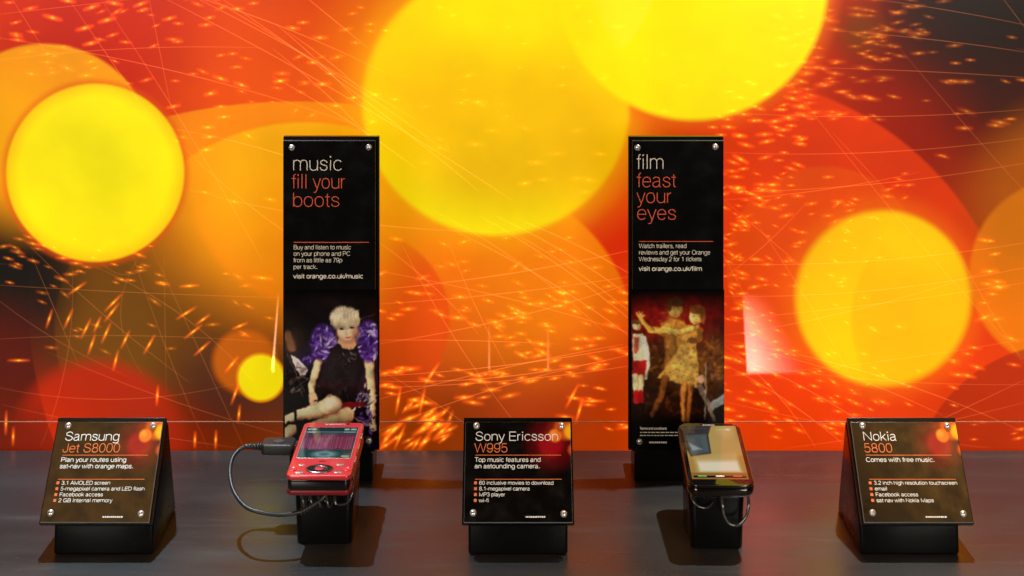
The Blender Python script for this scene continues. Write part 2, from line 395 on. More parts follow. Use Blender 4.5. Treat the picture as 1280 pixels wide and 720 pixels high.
        C = np.ones((nv, 4), np.float32); C[:, :3] = lin(np.clip(s.A, 0, 255)).reshape(-1, 3); ca.data.foreach_set('color', C.ravel())
        me.materials.append(material); o = bpy.data.objects.new(name, me); COL.objects.link(o); o.parent = parent
        return o
def ink_mat(name, rough=.35, emit=0., coat=0., diffuse=1.):
    m = bpy.data.materials.new(name); m.use_nodes = True; nt = m.node_tree; b = nt.nodes['Principled BSDF']
    at = nt.nodes.new('ShaderNodeAttribute'); at.attribute_name = 'Ink'
    if diffuse: nt.links.new(at.outputs['Color'], b.inputs['Base Color'])
    else: b.inputs['Base Color'].default_value = (.01, .01, .01, 1)
    if emit: nt.links.new(at.outputs['Color'], b.inputs['Emission Color']); b.inputs['Emission Strength'].default_value = emit
    b.inputs['Roughness'].default_value = rough; b.inputs['Coat Weight'].default_value = coat; return m

# ------------------------------------------------------------------ materials
M_black = mat('black_acrylic', (.004, .004, .0045), .16, spec=.35, noise=.06, nscale=60)
M_satin = mat('black_satin_plastic', (.004, .004, .004), .24, spec=.16, noise=.05, nscale=60)
M_edge = mat('clear_acrylic_edge', (.09, .10, .095), .15, spec=.8)
M_edge_bright = mat('painted_lit_edge', (.55, .60, .60), .12, spec=.9)  # pale base colour stands in for light caught in the edge
M_chrome = mat('polished_steel', (.80, .78, .74), .30, .75, noise=.08, nscale=1500)
M_slot = mat('screw_slot', (.03, .03, .03), .5)
M_white = mat('white_print', (.88, .86, .81), .4)
M_cream = mat('cream_print', (.88, .83, .72), .4)
M_orange = mat('orange_print', (.88, .20, .055), .4)
M_vermil = mat('red_orange_print', (.86, .12, .045), .4)
M_rubber = mat('black_rubber', (.02, .02, .021), .42)
M_red = mat('red_lacquer', (.74, .045, .055), .34, .2, coat=.7)
M_darkred = mat('dark_red_plastic', (.20, .008, .014), .35)
M_key = mat('silver_key', (.62, .55, .53), .25, .7)
M_gold = mat('bronze_chrome', (.62, .40, .17), .2, 1)
M_gloss = mat('piano_black', (.004, .004, .005), .06, coat=1)
M_clear = mat('clear_tether_jacket', (.045, .043, .04), .14, spec=.7, coat=1)
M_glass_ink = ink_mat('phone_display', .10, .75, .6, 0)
M_photo = ink_mat('printed_photo', .18); M_photo.node_tree.nodes['Principled BSDF'].inputs['Specular IOR Level'].default_value = .3

# ------------------------------------------------------------------ the mural
def wl(px, py): return ((px - 640) * DW / F, HC - (py - YH) * DW / F)
K = DW / F
def D(px, py, r, soft, c, op, sc=None, clips=()):
    a, b = wl(px, py)
    return (a, b, r * K, soft * K, c, op, sc, [(*wl(cx, cy), (rr * K), s * K) for cx, cy, rr, s in clips])
art = [
    # broad tones
    D(230, 70, 330, 200, (196, 46, 34), .85),
    D(330, 60, 130, 90, (238, 84, 34), .8),
    D(150, 20, 110, 60, (190, 44, 36), .6),
    D(560, 420, 330, 200, (244, 104, 30), .9),
    D(850, 330, 300, 170, (238, 76, 32), .9),
    D(1000, 400, 330, 120, (236, 72, 34), .7),
    D(1230, 120, 230, 120, (150, 38, 28), .9),
    D(1260, 30, 180, 80, (52, 22, 16), .95),
    D(1500, -90, 412, 5, (24, 14, 11), .95, None, [(1270, -70, 160, 70)]),
    D(1075, 40, 26, 22, (110, 60, 22), .7),
    D(1110, 190, 90, 70, (172, 44, 32), .5),
    D(1250, 270, 80, 50, (168, 66, 34), .6),
    D(888, 482, 388, 3, (232, 66, 32), .85, None, [(1020, 300, 260, 110)]),
    D(1030, 330, 122, 3, (244, 112, 44), .26),
    D(770, 250, 90, 50, (218, 50, 32), .9, None, [(590, 430, -205, 3)]),
    D(560, 540, 190, 110, (160, 58, 20), .75),
    D(600, 560, 130, 70, (136, 58, 24), .7),
    D(700, 520, 90, 60, (196, 66, 26), .6),
    # lower left: dark room seen through the bokeh
    D(180, 410, 210, 70, (112, 68, 20), 1., None, [(395, 235, -148, 8)]),
    D(330, 450, 110, 60, (98, 56, 24), .95, None, [(395, 235, -148, 8)]),
    D(290, 530, 90, 50, (86, 42, 30), .9),
    D(10, 410, 160, 40, (34, 18, 7), 1., None, [(540, 380, -503, 2)]),
    D(80, 400, 120, 50, (70, 42, 14), .85, None, [(540, 380, 503, 2), (240, 410, -172, 2)]),
    D(-10, 350, 100, 36, (12, 8, 4), .95),
    D(-10, 480, 90, 50, (96, 26, 18), .7),
    D(122, 560, 108, 14, (186, 50, 36), .92),
    D(60, 560, 70, 60, (206, 58, 36), .55, None, [(540, 380, 503, 2)]),
    D(190, 590, 90, 40, (166, 48, 28), .7),
    D(20, 560, 60, 40, (118, 34, 20), .8, None, [(540, 380, -503, 2)]),
    D(330, 590, 70, 30, (136, 54, 26), .7),
    # left orange and yellow rounds
    D(55, 192, 137, 3, (250, 156, 30), .95, None, [(60, 110, 165, 50)]),
    D(0, 170, 60, 50, (252, 178, 36), .6),
    D(390, 228, 152, 8, (240, 92, 34), .94, None, [(370, 830, 703, 2)]),
    D(370, 830, 703, 2, (250, 146, 40), .80, None, [(370, 200, 190, 70)]),
    D(382, 415, 262, 3, (253, 176, 18), .88, None, [(410, 205, 165, 60)]),
    D(395, 320, 85, 70, (244, 112, 30), .6),
    D(470, 310, 60, 50, (250, 160, 34), .6),
    D(119, 216, 117, 5, (226, 80, 20), .55),
    D(119, 216, 111, 2.5, (255, 200, 2), 1.),
    D(119, 216, 102, 12, (255, 234, 0), 1.),
    D(136, 206, 44, 36, (252, 236, 50), .6),
    # middle
    D(590, 430, 203, 3, (249, 138, 34), .80, None, [(650, 300, 150, 70)]),
    D(545, 395, 62, 40, (224, 66, 32), .75, (1, .6), [(450, 400, 112, 3)]),
    D(520, 400, 90, 60, (236, 90, 32), .5),
    D(630, 90, 205, 60, (252, 152, 28), .6),
    D(620, 128, 180, 24, (252, 168, 20), .6),
    D(620, 128, 165, 9, (255, 204, 4), .96),
    D(600, 225, 125, 60, (255, 232, 0), 1., None, [(620, 128, 165, 5)]),
    D(470, 190, 60, 40, (255, 226, 6), .7, None, [(620, 128, 165, 5)]),
    D(650, 30, 150, 70, (255, 232, 0), 1., None, [(620, 128, 163, 6)]),
    D(700, 90, 90, 50, (255, 228, 0), .9, None, [(620, 128, 165, 5)]),
    D(650, 165, 96, 46, (253, 190, 8), .8, (.55, 1), [(620, 128, 165, 5)]),
    D(520, 95, 66, 50, (253, 194, 8), .7, None, [(620, 128, 165, 5)]),
    D(745, 185, 60, 40, (253, 194, 8), .6, None, [(620, 128, 165, 5)]),
    D(866, -18, 178, 16, (240, 104, 20), .75, None, [(620, 128, -167, 8)]),
    D(866, -18, 168, 5, (255, 232, 0), 1.),
    D(876, -28, 146, 26, (253, 236, 62), .95),
    D(700, -30, 120, 3, (253, 238, 90), .35, None, [(866, -18, 169, 4)]),
    # right
    D(1330, 342, 118, 4, (246, 136, 34), .75),
    D(1335, 250, 110, 40, (200, 112, 30), .5),
    D(1104, 373, 124, 18, (244, 116, 34), .5),
    D(1104, 373, 109, 7, (254, 192, 12), .97),
    D(1130, 330, 70, 50, (255, 206, 6), .9, None, [(1104, 373, 108, 4)]),
    D(1060, 420, 60, 40, (255, 204, 8), .6, None, [(1104, 373, 108, 4)]),
    D(1200, 400, 136, 4, (252, 172, 24), .6, None, [(1104, 373, 109, 5), (1110, 400, 70, 50)]),
    D(1330, 620, 190, 2, (172, 52, 34), .75),
    D(1240, 545, 60, 40, (200, 62, 36), .6),
    # small round
    D(306, 452, 40, 6, (206, 104, 42), .9),
    D(326, 472, 31, 2, (244, 150, 24), .9),
    D(326, 472, 28, 2, (255, 230, 6), 1.),
]
mm = bpy.data.materials.new('backlit_print'); mm.use_nodes = True; nt = mm.node_tree; pb = nt.nodes['Principled BSDF']
tc = nt.nodes.new('ShaderNodeTexCoord')
flat = nt.nodes.new('ShaderNodeVectorMath'); flat.operation = 'MULTIPLY'; flat.inputs[1].default_value = (1, 0, 1); nt.links.new(tc.outputs['Object'], flat.inputs[0])
colr = disc_layers(nt, flat.outputs[0], (232, 72, 34), art)
nz = nt.nodes.new('ShaderNodeTexNoise'); nz.inputs['Scale'].default_value = 6; nz.inputs['Detail'].default_value = 5; nt.links.new(tc.outputs['Object'], nz.inputs['Vector'])
mr = nt.nodes.new('ShaderNodeMapRange'); nt.links.new(nz.outputs[0], mr.inputs[0]); mr.inputs[1].default_value = .3; mr.inputs[2].default_value = .7; mr.inputs[3].default_value = .74; mr.inputs[4].default_value = 1.10
hs = nt.nodes.new('ShaderNodeHueSaturation'); hs.inputs['Saturation'].default_value = 1.06; nt.links.new(colr, hs.inputs['Color']); nt.links.new(mr.outputs[0], hs.inputs['Value'])
grey = nt.nodes.new('ShaderNodeMix'); grey.data_type = 'RGBA'; grey.inputs[0].default_value = .5; nt.links.new(hs.outputs[0], grey.inputs[6]); grey.inputs[7].default_value = (.03, .03, .03, 1)
nt.links.new(grey.outputs[2], pb.inputs['Base Color']); nt.links.new(hs.outputs[0], pb.inputs['Emission Color'])
pb.inputs['Emission Strength'].default_value = .80
pb.inputs['Roughness'].default_value = .25; pb.inputs['Specular IOR Level'].default_value = .06

def add_mat(name, core, halo, strength, line=False):
    m = bpy.data.materials.new(name); m.use_nodes = True; nt = m.node_tree; N = nt.nodes; L = nt.links
    N.remove(N['Principled BSDF']); out = N['Material Output']
    uv = N.new('ShaderNodeUVMap'); uv.uv_map = 'UVMap'; sp = N.new('ShaderNodeSeparateXYZ'); L.new(uv.outputs[0], sp.inputs[0])
    at = N.new('ShaderNodeAttribute'); at.attribute_name = 'Amp'
    def m_(op, a, b=None):
        n = N.new('ShaderNodeMath'); n.operation = op; n.use_clamp = False
        for i, v in enumerate((a, b)):
            if v is None: continue
            if isinstance(v, (int, float)): n.inputs[i].default_value = v
            else: L.new(v, n.inputs[i])
        return n.outputs[0]
    au = m_('ABSOLUTE', sp.outputs[0]); av = m_('ABSOLUTE', sp.outputs[1])
    cu = m_('SUBTRACT', 1, au); cv = m_('SUBTRACT', 1, av)
    cvs = m_('POWER', cv, 1.3)
    if line:
        k = m_('MULTIPLY', m_('POWER', cu, .35), cvs); c2 = k
    else:
        k = m_('MULTIPLY', m_('POWER', cu, .9), m_('POWER', cv, 1.6))
        c2 = m_('MULTIPLY', m_('POWER', cu, 5), m_('POWER', cv, 2))
    mx = N.new('ShaderNodeMix'); mx.data_type = 'RGBA'; L.new(c2, mx.inputs[0]); mx.inputs[6].default_value = rgba(halo); mx.inputs[7].default_value = rgba(core)
    em = N.new('ShaderNodeEmission'); L.new(mx.outputs[2], em.inputs[0])
    L.new(m_('MULTIPLY', m_('MULTIPLY', k, at.outputs['Fac']), strength), em.inputs[1])
    tr = N.new('ShaderNodeBsdfTransparent'); ad = N.new('ShaderNodeAddShader'); L.new(tr.outputs[0], ad.inputs[0]); L.new(em.outputs[0], ad.inputs[1]); L.new(ad.outputs[0], out.inputs[0])
    return m
M_dash = add_mat('spark_print', (255, 220, 50), (255, 96, 20), 1.2)
M_line = add_mat('trail_print', (255, 150, 80), (255, 130, 66), .5, True)

mural = thing('backlit_mural', 'large glowing orange wall mural of yellow bokeh discs and sparks behind the counter', 'mural', (0, DW, 0))
bm = bmesh.new(); uvl = bm.loops.layers.uv.new('UVMap'); amp = bm.verts.layers.float.new('Amp')
box(bm, -1.15, 1.15, 0, .03, -.25, 1.1)
lay = [0]
def ribbon(pts, hw, a, mi, wf=None):
    """pts in picture-of-the-mural units (1 unit = 0.72 mm)"""
    lay[0] += 1; y = -.0003 - lay[0] * 4e-6; n = len(pts); prev = None
    for i, (x, yy) in enumerate(pts):
        x0, y0 = pts[max(i - 1, 0)]; x1, y1 = pts[min(i + 1, n - 1)]; l = math.hypot(x1 - x0, y1 - y0) + 1e-9
        nx, ny = -(y1 - y0) / l * hw, (x1 - x0) / l * hw
        row = []
        for s in (-1, 0, 1):
            X, Z = wl(x + s * nx, yy + s * ny); v = bm.verts.new((X, y, Z)); v[amp] = a; row.append(v)
        u = -1 + 2 * i / (n - 1)
        if prev:
            for k in (0, 1):
                f = bm.faces.new((prev[0][k], row[k], row[k + 1], prev[0][k + 1])); f.material_index = mi
                for lp, (uu, vv) in zip(f.loops, ((prev[1], k - 1), (u, k - 1), (u, k), (prev[1], k))): lp[uvl].uv = (uu, vv)
        prev = (row, u)
def curve(x0, y0, x1, y1, sag, a=1., hw=.95):
    n = 16; l = math.hypot(x1 - x0, y1 - y0); nx, ny = -(y1 - y0) / l, (x1 - x0) / l
    ribbon([(x0 + (x1 - x0) * t + nx * sag * 4 * t * (1 - t), y0 + (y1 - y0) * t + ny * sag * 4 * t * (1 - t)) for t in [i / n for i in range(n + 1)]], hw, a, 2)
def dash(x, y, l, ang, a=1., hw=None):
    c, s = math.cos(R(ang)), math.sin(R(ang)); hw = hw or l * .25 + 1.0
    ribbon([(x + c * l * t, y + s * l * t) for t in (-1, -.5, 0, .5, 1)], hw, a, 1)
for c in [(190, -10, 640, 250, -8), (230, -10, 520, 150, -4), (250, -10, 560, 190, -5), (265, -10, 600, 240, -6), (150, -30, 480, 90, -10),
          (-20, 45, 470, 165, -14, .8), (-20, 78, 330, 60, -8, .6), (80, -10, 190, 150, 0, .6), (120, -10, 330, 330, -6, .6), (185, -10, 215, 140, 0, .5),
          (10, -10, 60, 70, 0, .5), (-20, 20, 200, -5, 0, .5), (210, 160, 470, 240, -10, .8), (225, 180, 420, 330, 8, .6), (230, 235, 640, 290, 14, .6),
          (-20, 355, 360, 372, 2, .45), (-20, 425, 360, 430, -8, .4), (-20, 480, 300, 478, 20, .4), (30, 300, 240, 480, 6, .45), (110, 330, 320, 480, -16, .45),
          (40, 320, 100, 460, 0, .4), (160, 300, 260, 560, 4, .35), (190, 310, 310, 570, 0, .35), (-20, 360, 160, 470, 8, .35), (90, 330, 50, 560, -14, .35),
          (182, 310, 180, 470, 30, .3), (205, 320, 208, 490, 0, .3), (60, 440, 360, 545, 6, .4), (0, 505, 300, 560, 4, .4), (120, 320, 190, 330, 18, .3),
          (360, 40, 460, 120, -3), (345, 30, 470, 150, -3), (340, 60, 480, 190, -4), (375, -10, 460, 60, 0), (340, 95, 520, 210, -4),
          (600, 270, 800, 410, -6), (620, 270, 800, 380, -6), (650, 275, 800, 350, -4), (560, 285, 800, 430, -8), (640, 290, 800, 400, -5, .8), (540, 262, 760, 420, -10, .6),
          (470, 362, 800, 310, 6), (470, 380, 790, 345, 4, .8), (470, 430, 800, 350, 8, .8), (470, 470, 800, 430, 6), (470, 476, 800, 440, 12), (470, 484, 800, 455, 6, .9),
          (470, 500, 780, 430, -4, .9), (470, 540, 760, 450, -8, .8), (470, 300, 600, 420, -6, .7), (500, 300, 670, 560, 10, .6), (470, 338, 800, 420, -6, .7), (470, 425, 700, 430, -2, .7),
          (560, 300, 640, 470, 4, .6), (470, 460, 620, 560, -5, .5),
          (1060, -5, 1300, 35, -3, .55), (1040, 38, 1300, 68, -3, .6), (1000, 84, 1300, 98, -2, .6), (900, 140, 1300, 135, 8, .6), (900, 190, 1300, 170, 10, .6), (880, 240, 1300, 200, 10, .6),
          (900, 250, 1150, 215, 5, .6), (980, 95, 1290, 460, 6, .45), (1120, 55, 1300, 260, 2, .35), (1040, 165, 1110, 240, 0, .4), (900, 330, 1300, 300, 10, .7), (900, 370, 1300, 330, 12, .7),
          (900, 400, 1300, 350, 4, .6), (900, 420, 1230, 340, 8, .6), (900, 450, 1300, 480, 10, .5), (910, 430, 1180, 520, -10, .8), (905, 440, 1120, 560, -10, .8), (905, 425, 1280, 540, -14, .8),
          (905, 455, 1060, 560, -6, .8), (905, 430, 1020, 560, -8, .7), (900, 350, 1010, 250, 5, .5), (940, 270, 1080, 500, -4, .45), (905, 250, 1010, 340, 0, .5), (1180, 280, 1290, 470, 4, .4),
          (1100, 560, 1290, 470, 0, .5), (900, 500, 1240, 560, 6, .5), (980, 560, 1290, 500, 6, .5), (905, 470, 1300, 420, 6, .5), (820, 160, 990, 480, 0, .3), (1240, -20, 1300, 60, 0, .4),
          (-330, 60, 10, 90, 8, .5), (-330, 300, 10, 330, 4, .4), (1270, 60, 1600, 120, 4, .4), (1270, 380, 1600, 300, 4, .4)]:
    curve(*c)
rr = random.Random(11)
def cluster(cx, cy, sx, sy, n, ang, asd, l, a, gen=None):
    for _ in range(n):
        dash(cx + rr.uniform(-sx, sx), cy + rr.uniform(-sy, sy), l * rr.uniform(.6, 1.25), ang + rr.gauss(0, asd), a * rr.uniform(.55, 1.1))
for x, y, l, an, a in [(66, 22, 15, 15, 1), (85, 1, 12, 8, 1), (115, 9, 13, -18, 1), (143, 4, 13, 10, 1), (176, 5, 12, -20, .9), (178, 13, 9, -8, .7), (134, 25, 14, -15, 1), (106, 35, 14, -14, 1),
                      (114, 54, 13, -12, 1), (20, 28, 9, -14, .7), (12, 3, 8, 0, .6), (212, 23, 11, -14, .9), (262, 22, 9, -10, .8), (297, 11, 10, 0, 1), (317, 4, 8, -4, .8), (291, 67, 7, -4, .9), (276, 69, 7, -10, .8),
                      (276, 98, 12, 18, 1), (302, 106, 12, 20, 1), (264, 117, 10, -6, .9), (351, 101, 11, -8, 1), (276, 133, 10, -2, .8), (280, 146, 11, -5, 1), (217, 133, 11, -12, .8), (260, 159, 13, -2, .9), (262, 171, 12, -2, .9),
                      (258, 187, 12, -2, .9), (60, 67, 12, -4, .5), (108, 94, 12, -4, .6), (366, 35, 11, 6, 1), (379, 28, 9, -3, 1), (400, 47, 12, 0, 1), (350, 101, 9, -5, .9), (391, 78, 9, 0, 1), (403, 105, 13, -4, 1), (413, 92, 8, 4, .9),
                      (442, 122, 10, -8, 1), (420, 132, 10, 4, 1), (482, 38, 9, 4, .7), (463, 30, 8, -4, .7), (494, 124, 9, 5, .7), (256, 240, 10, 10, .6), (293, 252, 10, 12, .6), (338, 249, 9, 10, .7), (247, 5, 10, 20, .5)]:
    dash(x, y, l, an, a)
cluster(105, 325, 100, 30, 36, 14, 8, 9, .7)
for x, y, an in [(97, 360, -35), (62, 398, -72), (86, 398, -66), (108, 410, -64), (122, 405, -66), (115, 430, -70), (142, 378, -45), (140, 390, -52), (133, 416, -66), (157, 424, -64), (187, 430, -60), (145, 450, -76), (237, 357, -4), (233, 391, -32),
                 (254, 399, -36), (242, 414, -38), (300, 407, -22), (253, 435, -42), (197, 494, -86), (299, 517, -84), (294, 492, -70), (290, 455, -50), (328, 347, 6), (8, 528, -88), (17, 545, -88), (244, 549, -88), (270, 549, -88), (24, 450, 0)]:
    dash(x, y, 15 * rr.uniform(.8, 1.15), an, .95, 3.2)
cluster(110, 50, 120, 60, 34, -4, 12, 10, .6)
cluster(340, 90, 130, 100, 40, -4, 12, 10, .6)
cluster(620, 340, 150, 50, 30, 6, 12, 10, .6)
cluster(200, 380, 150, 60, 26, 16, 12, 9, .5)
cluster(700, 60, 160, 80, 26, 0, 7, 11, .35)
cluster(640, 180, 120, 60, 22, 0, 8, 12, .3)
cluster(700, 420, 85, 60, 60, 8, 12, 11, .95)
cluster(545, 385, 70, 30, 12, 10, 10, 11, .9)
cluster(575, 480, 95, 25, 30, -2, 10, 13, .95)
cluster(520, 530, 48, 26, 34, -42, 14, 15, .95)
for x, y, an in [(540, 466, -56), (528, 500, -78), (498, 500, -80), (715, 494, -62), (724, 512, -74), (500, 545, -66), (740, 500, 0)]: dash(x, y, 19, an, .95, 3.4)
cluster(745, 480, 40, 55, 16, 6, 10, 12, .8)
cluster(945, 170, 60, 70, 62, 4, 10, 11, .95)
cluster(1040, 80, 70, 70, 80, 3, 8, 13, .42)
cluster(1120, 30, 60, 40, 44, 2, 8, 11, .34)
cluster(1180, 120, 100, 80, 26, 3, 8, 12, .5)
cluster(935, 330, 36, 120, 60, 10, 14, 9, .8)
cluster(1000, 330, 100, 90, 60, 10, 12, 9, .6)
cluster(1000, 490, 105, 55, 80, 16, 10, 10, .8)
cluster(1240, 345, 18, 55, 12, 2, 6, 12, .95)
cluster(1200, 460, 80, 60, 16, 14, 8, 11, .75)
cluster(1215, 540, 60, 18, 9, 4, 8, 9, .6)
cluster(1060, 250, 130, 40, 18, -8, 10, 9, .55)
cluster(-150, 300, 120, 240, 40, 0, 20, 13, .6); cluster(1420, 300, 120, 240, 40, 0, 20, 13, .6)
link('printed_panel', bm, [mm, M_dash, M_line], mural)
bm = bmesh.new(); zz = HC - (528 - YH) * 1.253 / F
box(bm, -1.15, 1.15, -.0055, -.0035, -.0002 + zz, .0002 + zz)  # thin opaque strip for the pale line across the mural
link('mural_line_strip', bm, mat('mural_line', (.40, .17, .09), .25), mural)

# ------------------------------------------------------------------ the counter
m = mat('grey_laminate', (.05, .05, .053), .33, spec=.85); nt = m.node_tree; b = nt.nodes['Principled BSDF']
tc = nt.nodes.new('ShaderNodeTexCoord')
n1 = nt.nodes.new('ShaderNodeTexNoise'); n1.inputs['Scale'].default_value = 16; n1.inputs['Detail'].default_value = 6
n2 = nt.nodes.new('ShaderNodeTexNoise'); n2.inputs['Scale'].default_value = 900; n2.inputs['Detail'].default_value = 3
mp = nt.nodes.new('ShaderNodeMapping'); mp.inputs['Scale'].default_value = (.35, 1.6, 1)
nt.links.new(tc.outputs['Object'], mp.inputs[0]); nt.links.new(mp.outputs[0], n1.inputs['Vector']); nt.links.new(tc.outputs['Object'], n2.inputs['Vector'])
q = nt.nodes.new('ShaderNodeMapRange'); nt.links.new(n1.outputs[0], q.inputs[0]); q.inputs[1].default_value = .3; q.inputs[2].default_value = .7; q.inputs[3].default_value = .24; q.inputs[4].default_value = .46
nt.links.new(q.outputs[0], b.inputs['Roughness'])
q = nt.nodes.new('ShaderNodeMapRange'); nt.links.new(n2.outputs[0], q.inputs[0]); q.inputs[1].default_value = .35; q.inputs[2].default_value = .7; q.inputs[3].default_value = .7; q.inputs[4].default_value = 1.35
vm = nt.nodes.new('ShaderNodeVectorMath'); vm.operation = 'SCALE'; vm.inputs[0].default_value = (.028, .0285, .029); nt.links.new(q.outputs[0], vm.inputs['Scale']); dn = nt.nodes.new('ShaderNodeTexNoise'); dn.inputs['Scale'].default_value = 340; dn.inputs['Detail'].default_value = 2; nt.links.new(tc.outputs['Object'], dn.inputs['Vector'])
dr = nt.nodes.new('ShaderNodeMapRange'); nt.links.new(dn.outputs[0], dr.inputs[0]); dr.inputs[1].default_value = .69; dr.inputs[2].default_value = .78; dr.inputs[4].default_value = .55
sc2 = nt.nodes.new('ShaderNodeTexNoise'); sc2.inputs['Scale'].default_value = 22; sc2.inputs['Detail'].default_value = 8; sc2.inputs['Distortion'].default_value = .6; mp2 = nt.nodes.new('ShaderNodeMapping'); mp2.inputs['Scale'].default_value = (.5, 5, 1); mp2.inputs['Rotation'].default_value = (0, 0, .2)
nt.links.new(tc.outputs['Object'], mp2.inputs[0]); nt.links.new(mp2.outputs[0], sc2.inputs['Vector'])
sr = nt.nodes.new('ShaderNodeMapRange'); nt.links.new(sc2.outputs[0], sr.inputs[0]); sr.inputs[1].default_value = .58; sr.inputs[2].default_value = .80; sr.inputs[4].default_value = .16
ad = nt.nodes.new('ShaderNodeMath'); ad.operation = 'MAXIMUM'; nt.links.new(dr.outputs[0], ad.inputs[0]); nt.links.new(sr.outputs[0], ad.inputs[1])
dm = nt.nodes.new('ShaderNodeMix'); dm.data_type = 'RGBA'; nt.links.new(ad.outputs[0], dm.inputs[0]); nt.links.new(vm.outputs[0], dm.inputs[6]); dm.inputs[7].default_value = (.17, .17, .165, 1)
nt.links.new(dm.outputs[2], b.inputs['Base Color'])
bp = nt.nodes.new('ShaderNodeBump'); bp.inputs['Strength'].default_value = .12; bp.inputs['Distance'].default_value = .0003; nt.links.new(n2.outputs[0], bp.inputs['Height']); nt.links.new(bp.outputs[0], b.inputs['Normal'])
bm = bmesh.new(); box(bm, -1.1, 1.1, .80, DW - .0065, -.045, 0, .002)
o = link('display_counter', bm, m); tag(o, 'dark grey laminate counter top carrying the phones and signs', 'counter')

# ------------------------------------------------------------------ screws
def screw(parent, x, t, M, n, r=.0024, ang=0.):
    bm = bmesh.new()
    T = M @ Matrix.Translation((x, t, n)) @ Matrix.Rotation(R(ang), 4, 'Z')
    lathe(bm, [(r * 1.02, 0), (r * 1.02, .0006), (r * .93, .0011), (r * .62, .0017), (r * .3, .002), (0, .0021)], 18, 0, T)
    t_ = bmesh.new(); box(t_, -r * .62, r * .62, -r * .11, r * .11, .0012, .00215); merge(bm, t_, 1, T)
    return link('screw', bm, [M_chrome, M_slot], parent)
def slab(bm, x0, x1, t0, t1, n0, n1, M, face=0, edge=0, bev=0.):
    t = bmesh.new(); box(t, x0, x1, t0, t1, n0, n1, bev)
    t.normal_update()
    for f in t.faces: f.material_index = face if f.normal.z > .9 else edge
    merge(bm, t, None, M)

# ------------------------------------------------------------------ upright poster signs
PX = 1.19 / F
def poster(px0, px1, label, strip):
    cx = (px0 + px1) / 2; w = (px1 - px0) * PX; z0 = HC - (563 - YH) * PX; h = 392 * PX
    root = thing('poster_sign', label, 'sign', ((cx - 640) * PX, 1.19, 0), group='tall black poster signs')
    M = Matrix(((1, 0, 0, 0), (0, 0, -1, 0), (0, 1, 0, z0), (0, 0, 0, 1)))      # (x, t, n) -> sign
    X = lambda p: (p - cx) * PX
    T = lambda p: (563 - p) * PX
    bm = bmesh.new(); slab(bm, -w / 2, w / 2, 0, h, -.006, -.0005, M, bev=.0004); link('backing_board', bm, M_satin, root)
    a, b = (.0030, .0004) if strip < 0 else (.0004, .0030)
    bm = bmesh.new(); slab(bm, -w / 2 + a, w / 2 - b, .0004, h - .0028, 0, .003, M, 0, 1, .0003); link('acrylic_panel', bm, [M_black, M_edge], root)
    bm = bmesh.new(); box(bm, -.0355, .0355, -.001, .034, 0, z0 - .0006, .0015); link('base_block', bm, M_satin, root)
    return root, M, X, T, cx
NP = .00315
# music
root, M, X, T, cx = poster(354, 474, 'tall black poster sign reading music fill your boots above a seated blonde woman', 1)
bm = bmesh.new(); text(bm, 'music', X(367.8), T(212), 25 * PX, M, NP, 59 * PX, weight=.043)
link('headline_lettering', bm, M_cream, root)
bm = bmesh.new(); text(bm, 'fill your', X(366.5), T(234.4), 24.6 * PX, M, NP, 64.5 * PX, weight=.042); text(bm, 'boots', X(367.5), T(257.2), 24.6 * PX, M, NP, 56 * PX, weight=.042)
bar(bm, X(368), X(462), T(302.1), T(301.2), M, NP)
link('slogan_lettering', bm, M_vermil, root)
bm = bmesh.new()
for s, y, w_ in [('Buy and listen to music', 310.3, 71), ('on your phone and PC', 318.3, 70), ('from as little as 79p', 326.4, 60), ('per track.', 334.7, 29)]:
    text(bm, s, X(368), T(y), 7.3 * PX, M, NP, w_ * PX, weight=.082)
text(bm, 'visit orange.co.uk/music', X(368), T(346.4), 7.3 * PX, M, NP, 86 * PX, weight=.135)
link('body_lettering', bm, M_cream, root)
for p, a in (((365.5, 183.5), 20), ((461.5, 183), 100), ((461.5, 549), 40), ((365.5, 549), 0)): screw(root, X(p[0]), T(p[1]), M, .003, .0026, a)
P = Paint(8, -40, 497, 800, 240, 412, (11, 8, 9))
q = P
q.ell(45, 250, 60, 75, (70, 45, 32), .8, .8); q.ell(140, 330, 70, 60, (36, 24, 70), .7, .7); q.ell(440, 420, 60, 110, (48, 30, 44), .8, .8); q.ell(250, 20, 120, 60, (28, 18, 22), .8, .8)
q.ell(20, 110, 60, 40, (30, 16, 14), .8, .8); q.ell(470, 90, 40, 60, (36, 14, 16), .7, .8)
q.limb([(20, 200, 22), (45, 270, 20)], (150, 105, 75), .7, 8)
q.poly([(40, 305), (62, 318), (105, 350), (126, 385), (118, 415), (88, 412), (62, 372)], (216, 206, 206)); q.poly([(70, 340), (100, 362), (112, 395), (90, 400)], (150, 140, 150), .6)
q.shards(70, 450, 70, 90, 26, [(84, 70, 66), (40, 30, 34), (130, 118, 112), (20, 14, 18), (70, 30, 26)], 22, 3, .6)
for L in [[(20, 300, 2), (110, 500, 2)], [(100, 420, 2), (190, 470, 2)], [(40, 500, 2), (130, 430, 2)], [(390, 120, 1.5), (480, 90, 1.5)], [(300, 60, 1.2), (470, 150, 1.2)]]: q.limb(L, (150, 120, 110), .55)
q.limb([(192, 320, 22), (168, 400, 20), (150, 470, 17), (152, 520, 15)], (226, 180, 140), 1, 3, vol=.8)
q.limb([(450, 320, 27), (460, 420, 24), (468, 520, 20), (466, 600, 20), (474, 690, 18)], (224, 178, 138), 1, 3, vol=.8)
q.limb([(444, 520, 4), (492, 516, 4)], (190, 180, 170), .8)
pur = [(92, 58, 160), (70, 36, 128), (132, 104, 190), (190, 176, 218), (54, 24, 98), (110, 70, 176), (40, 18, 76)]
q.ell(212, 240, 72, 100, (62, 34, 112), 1, .12); q.shards(210, 240, 66, 92, 95, pur, 20, 5)
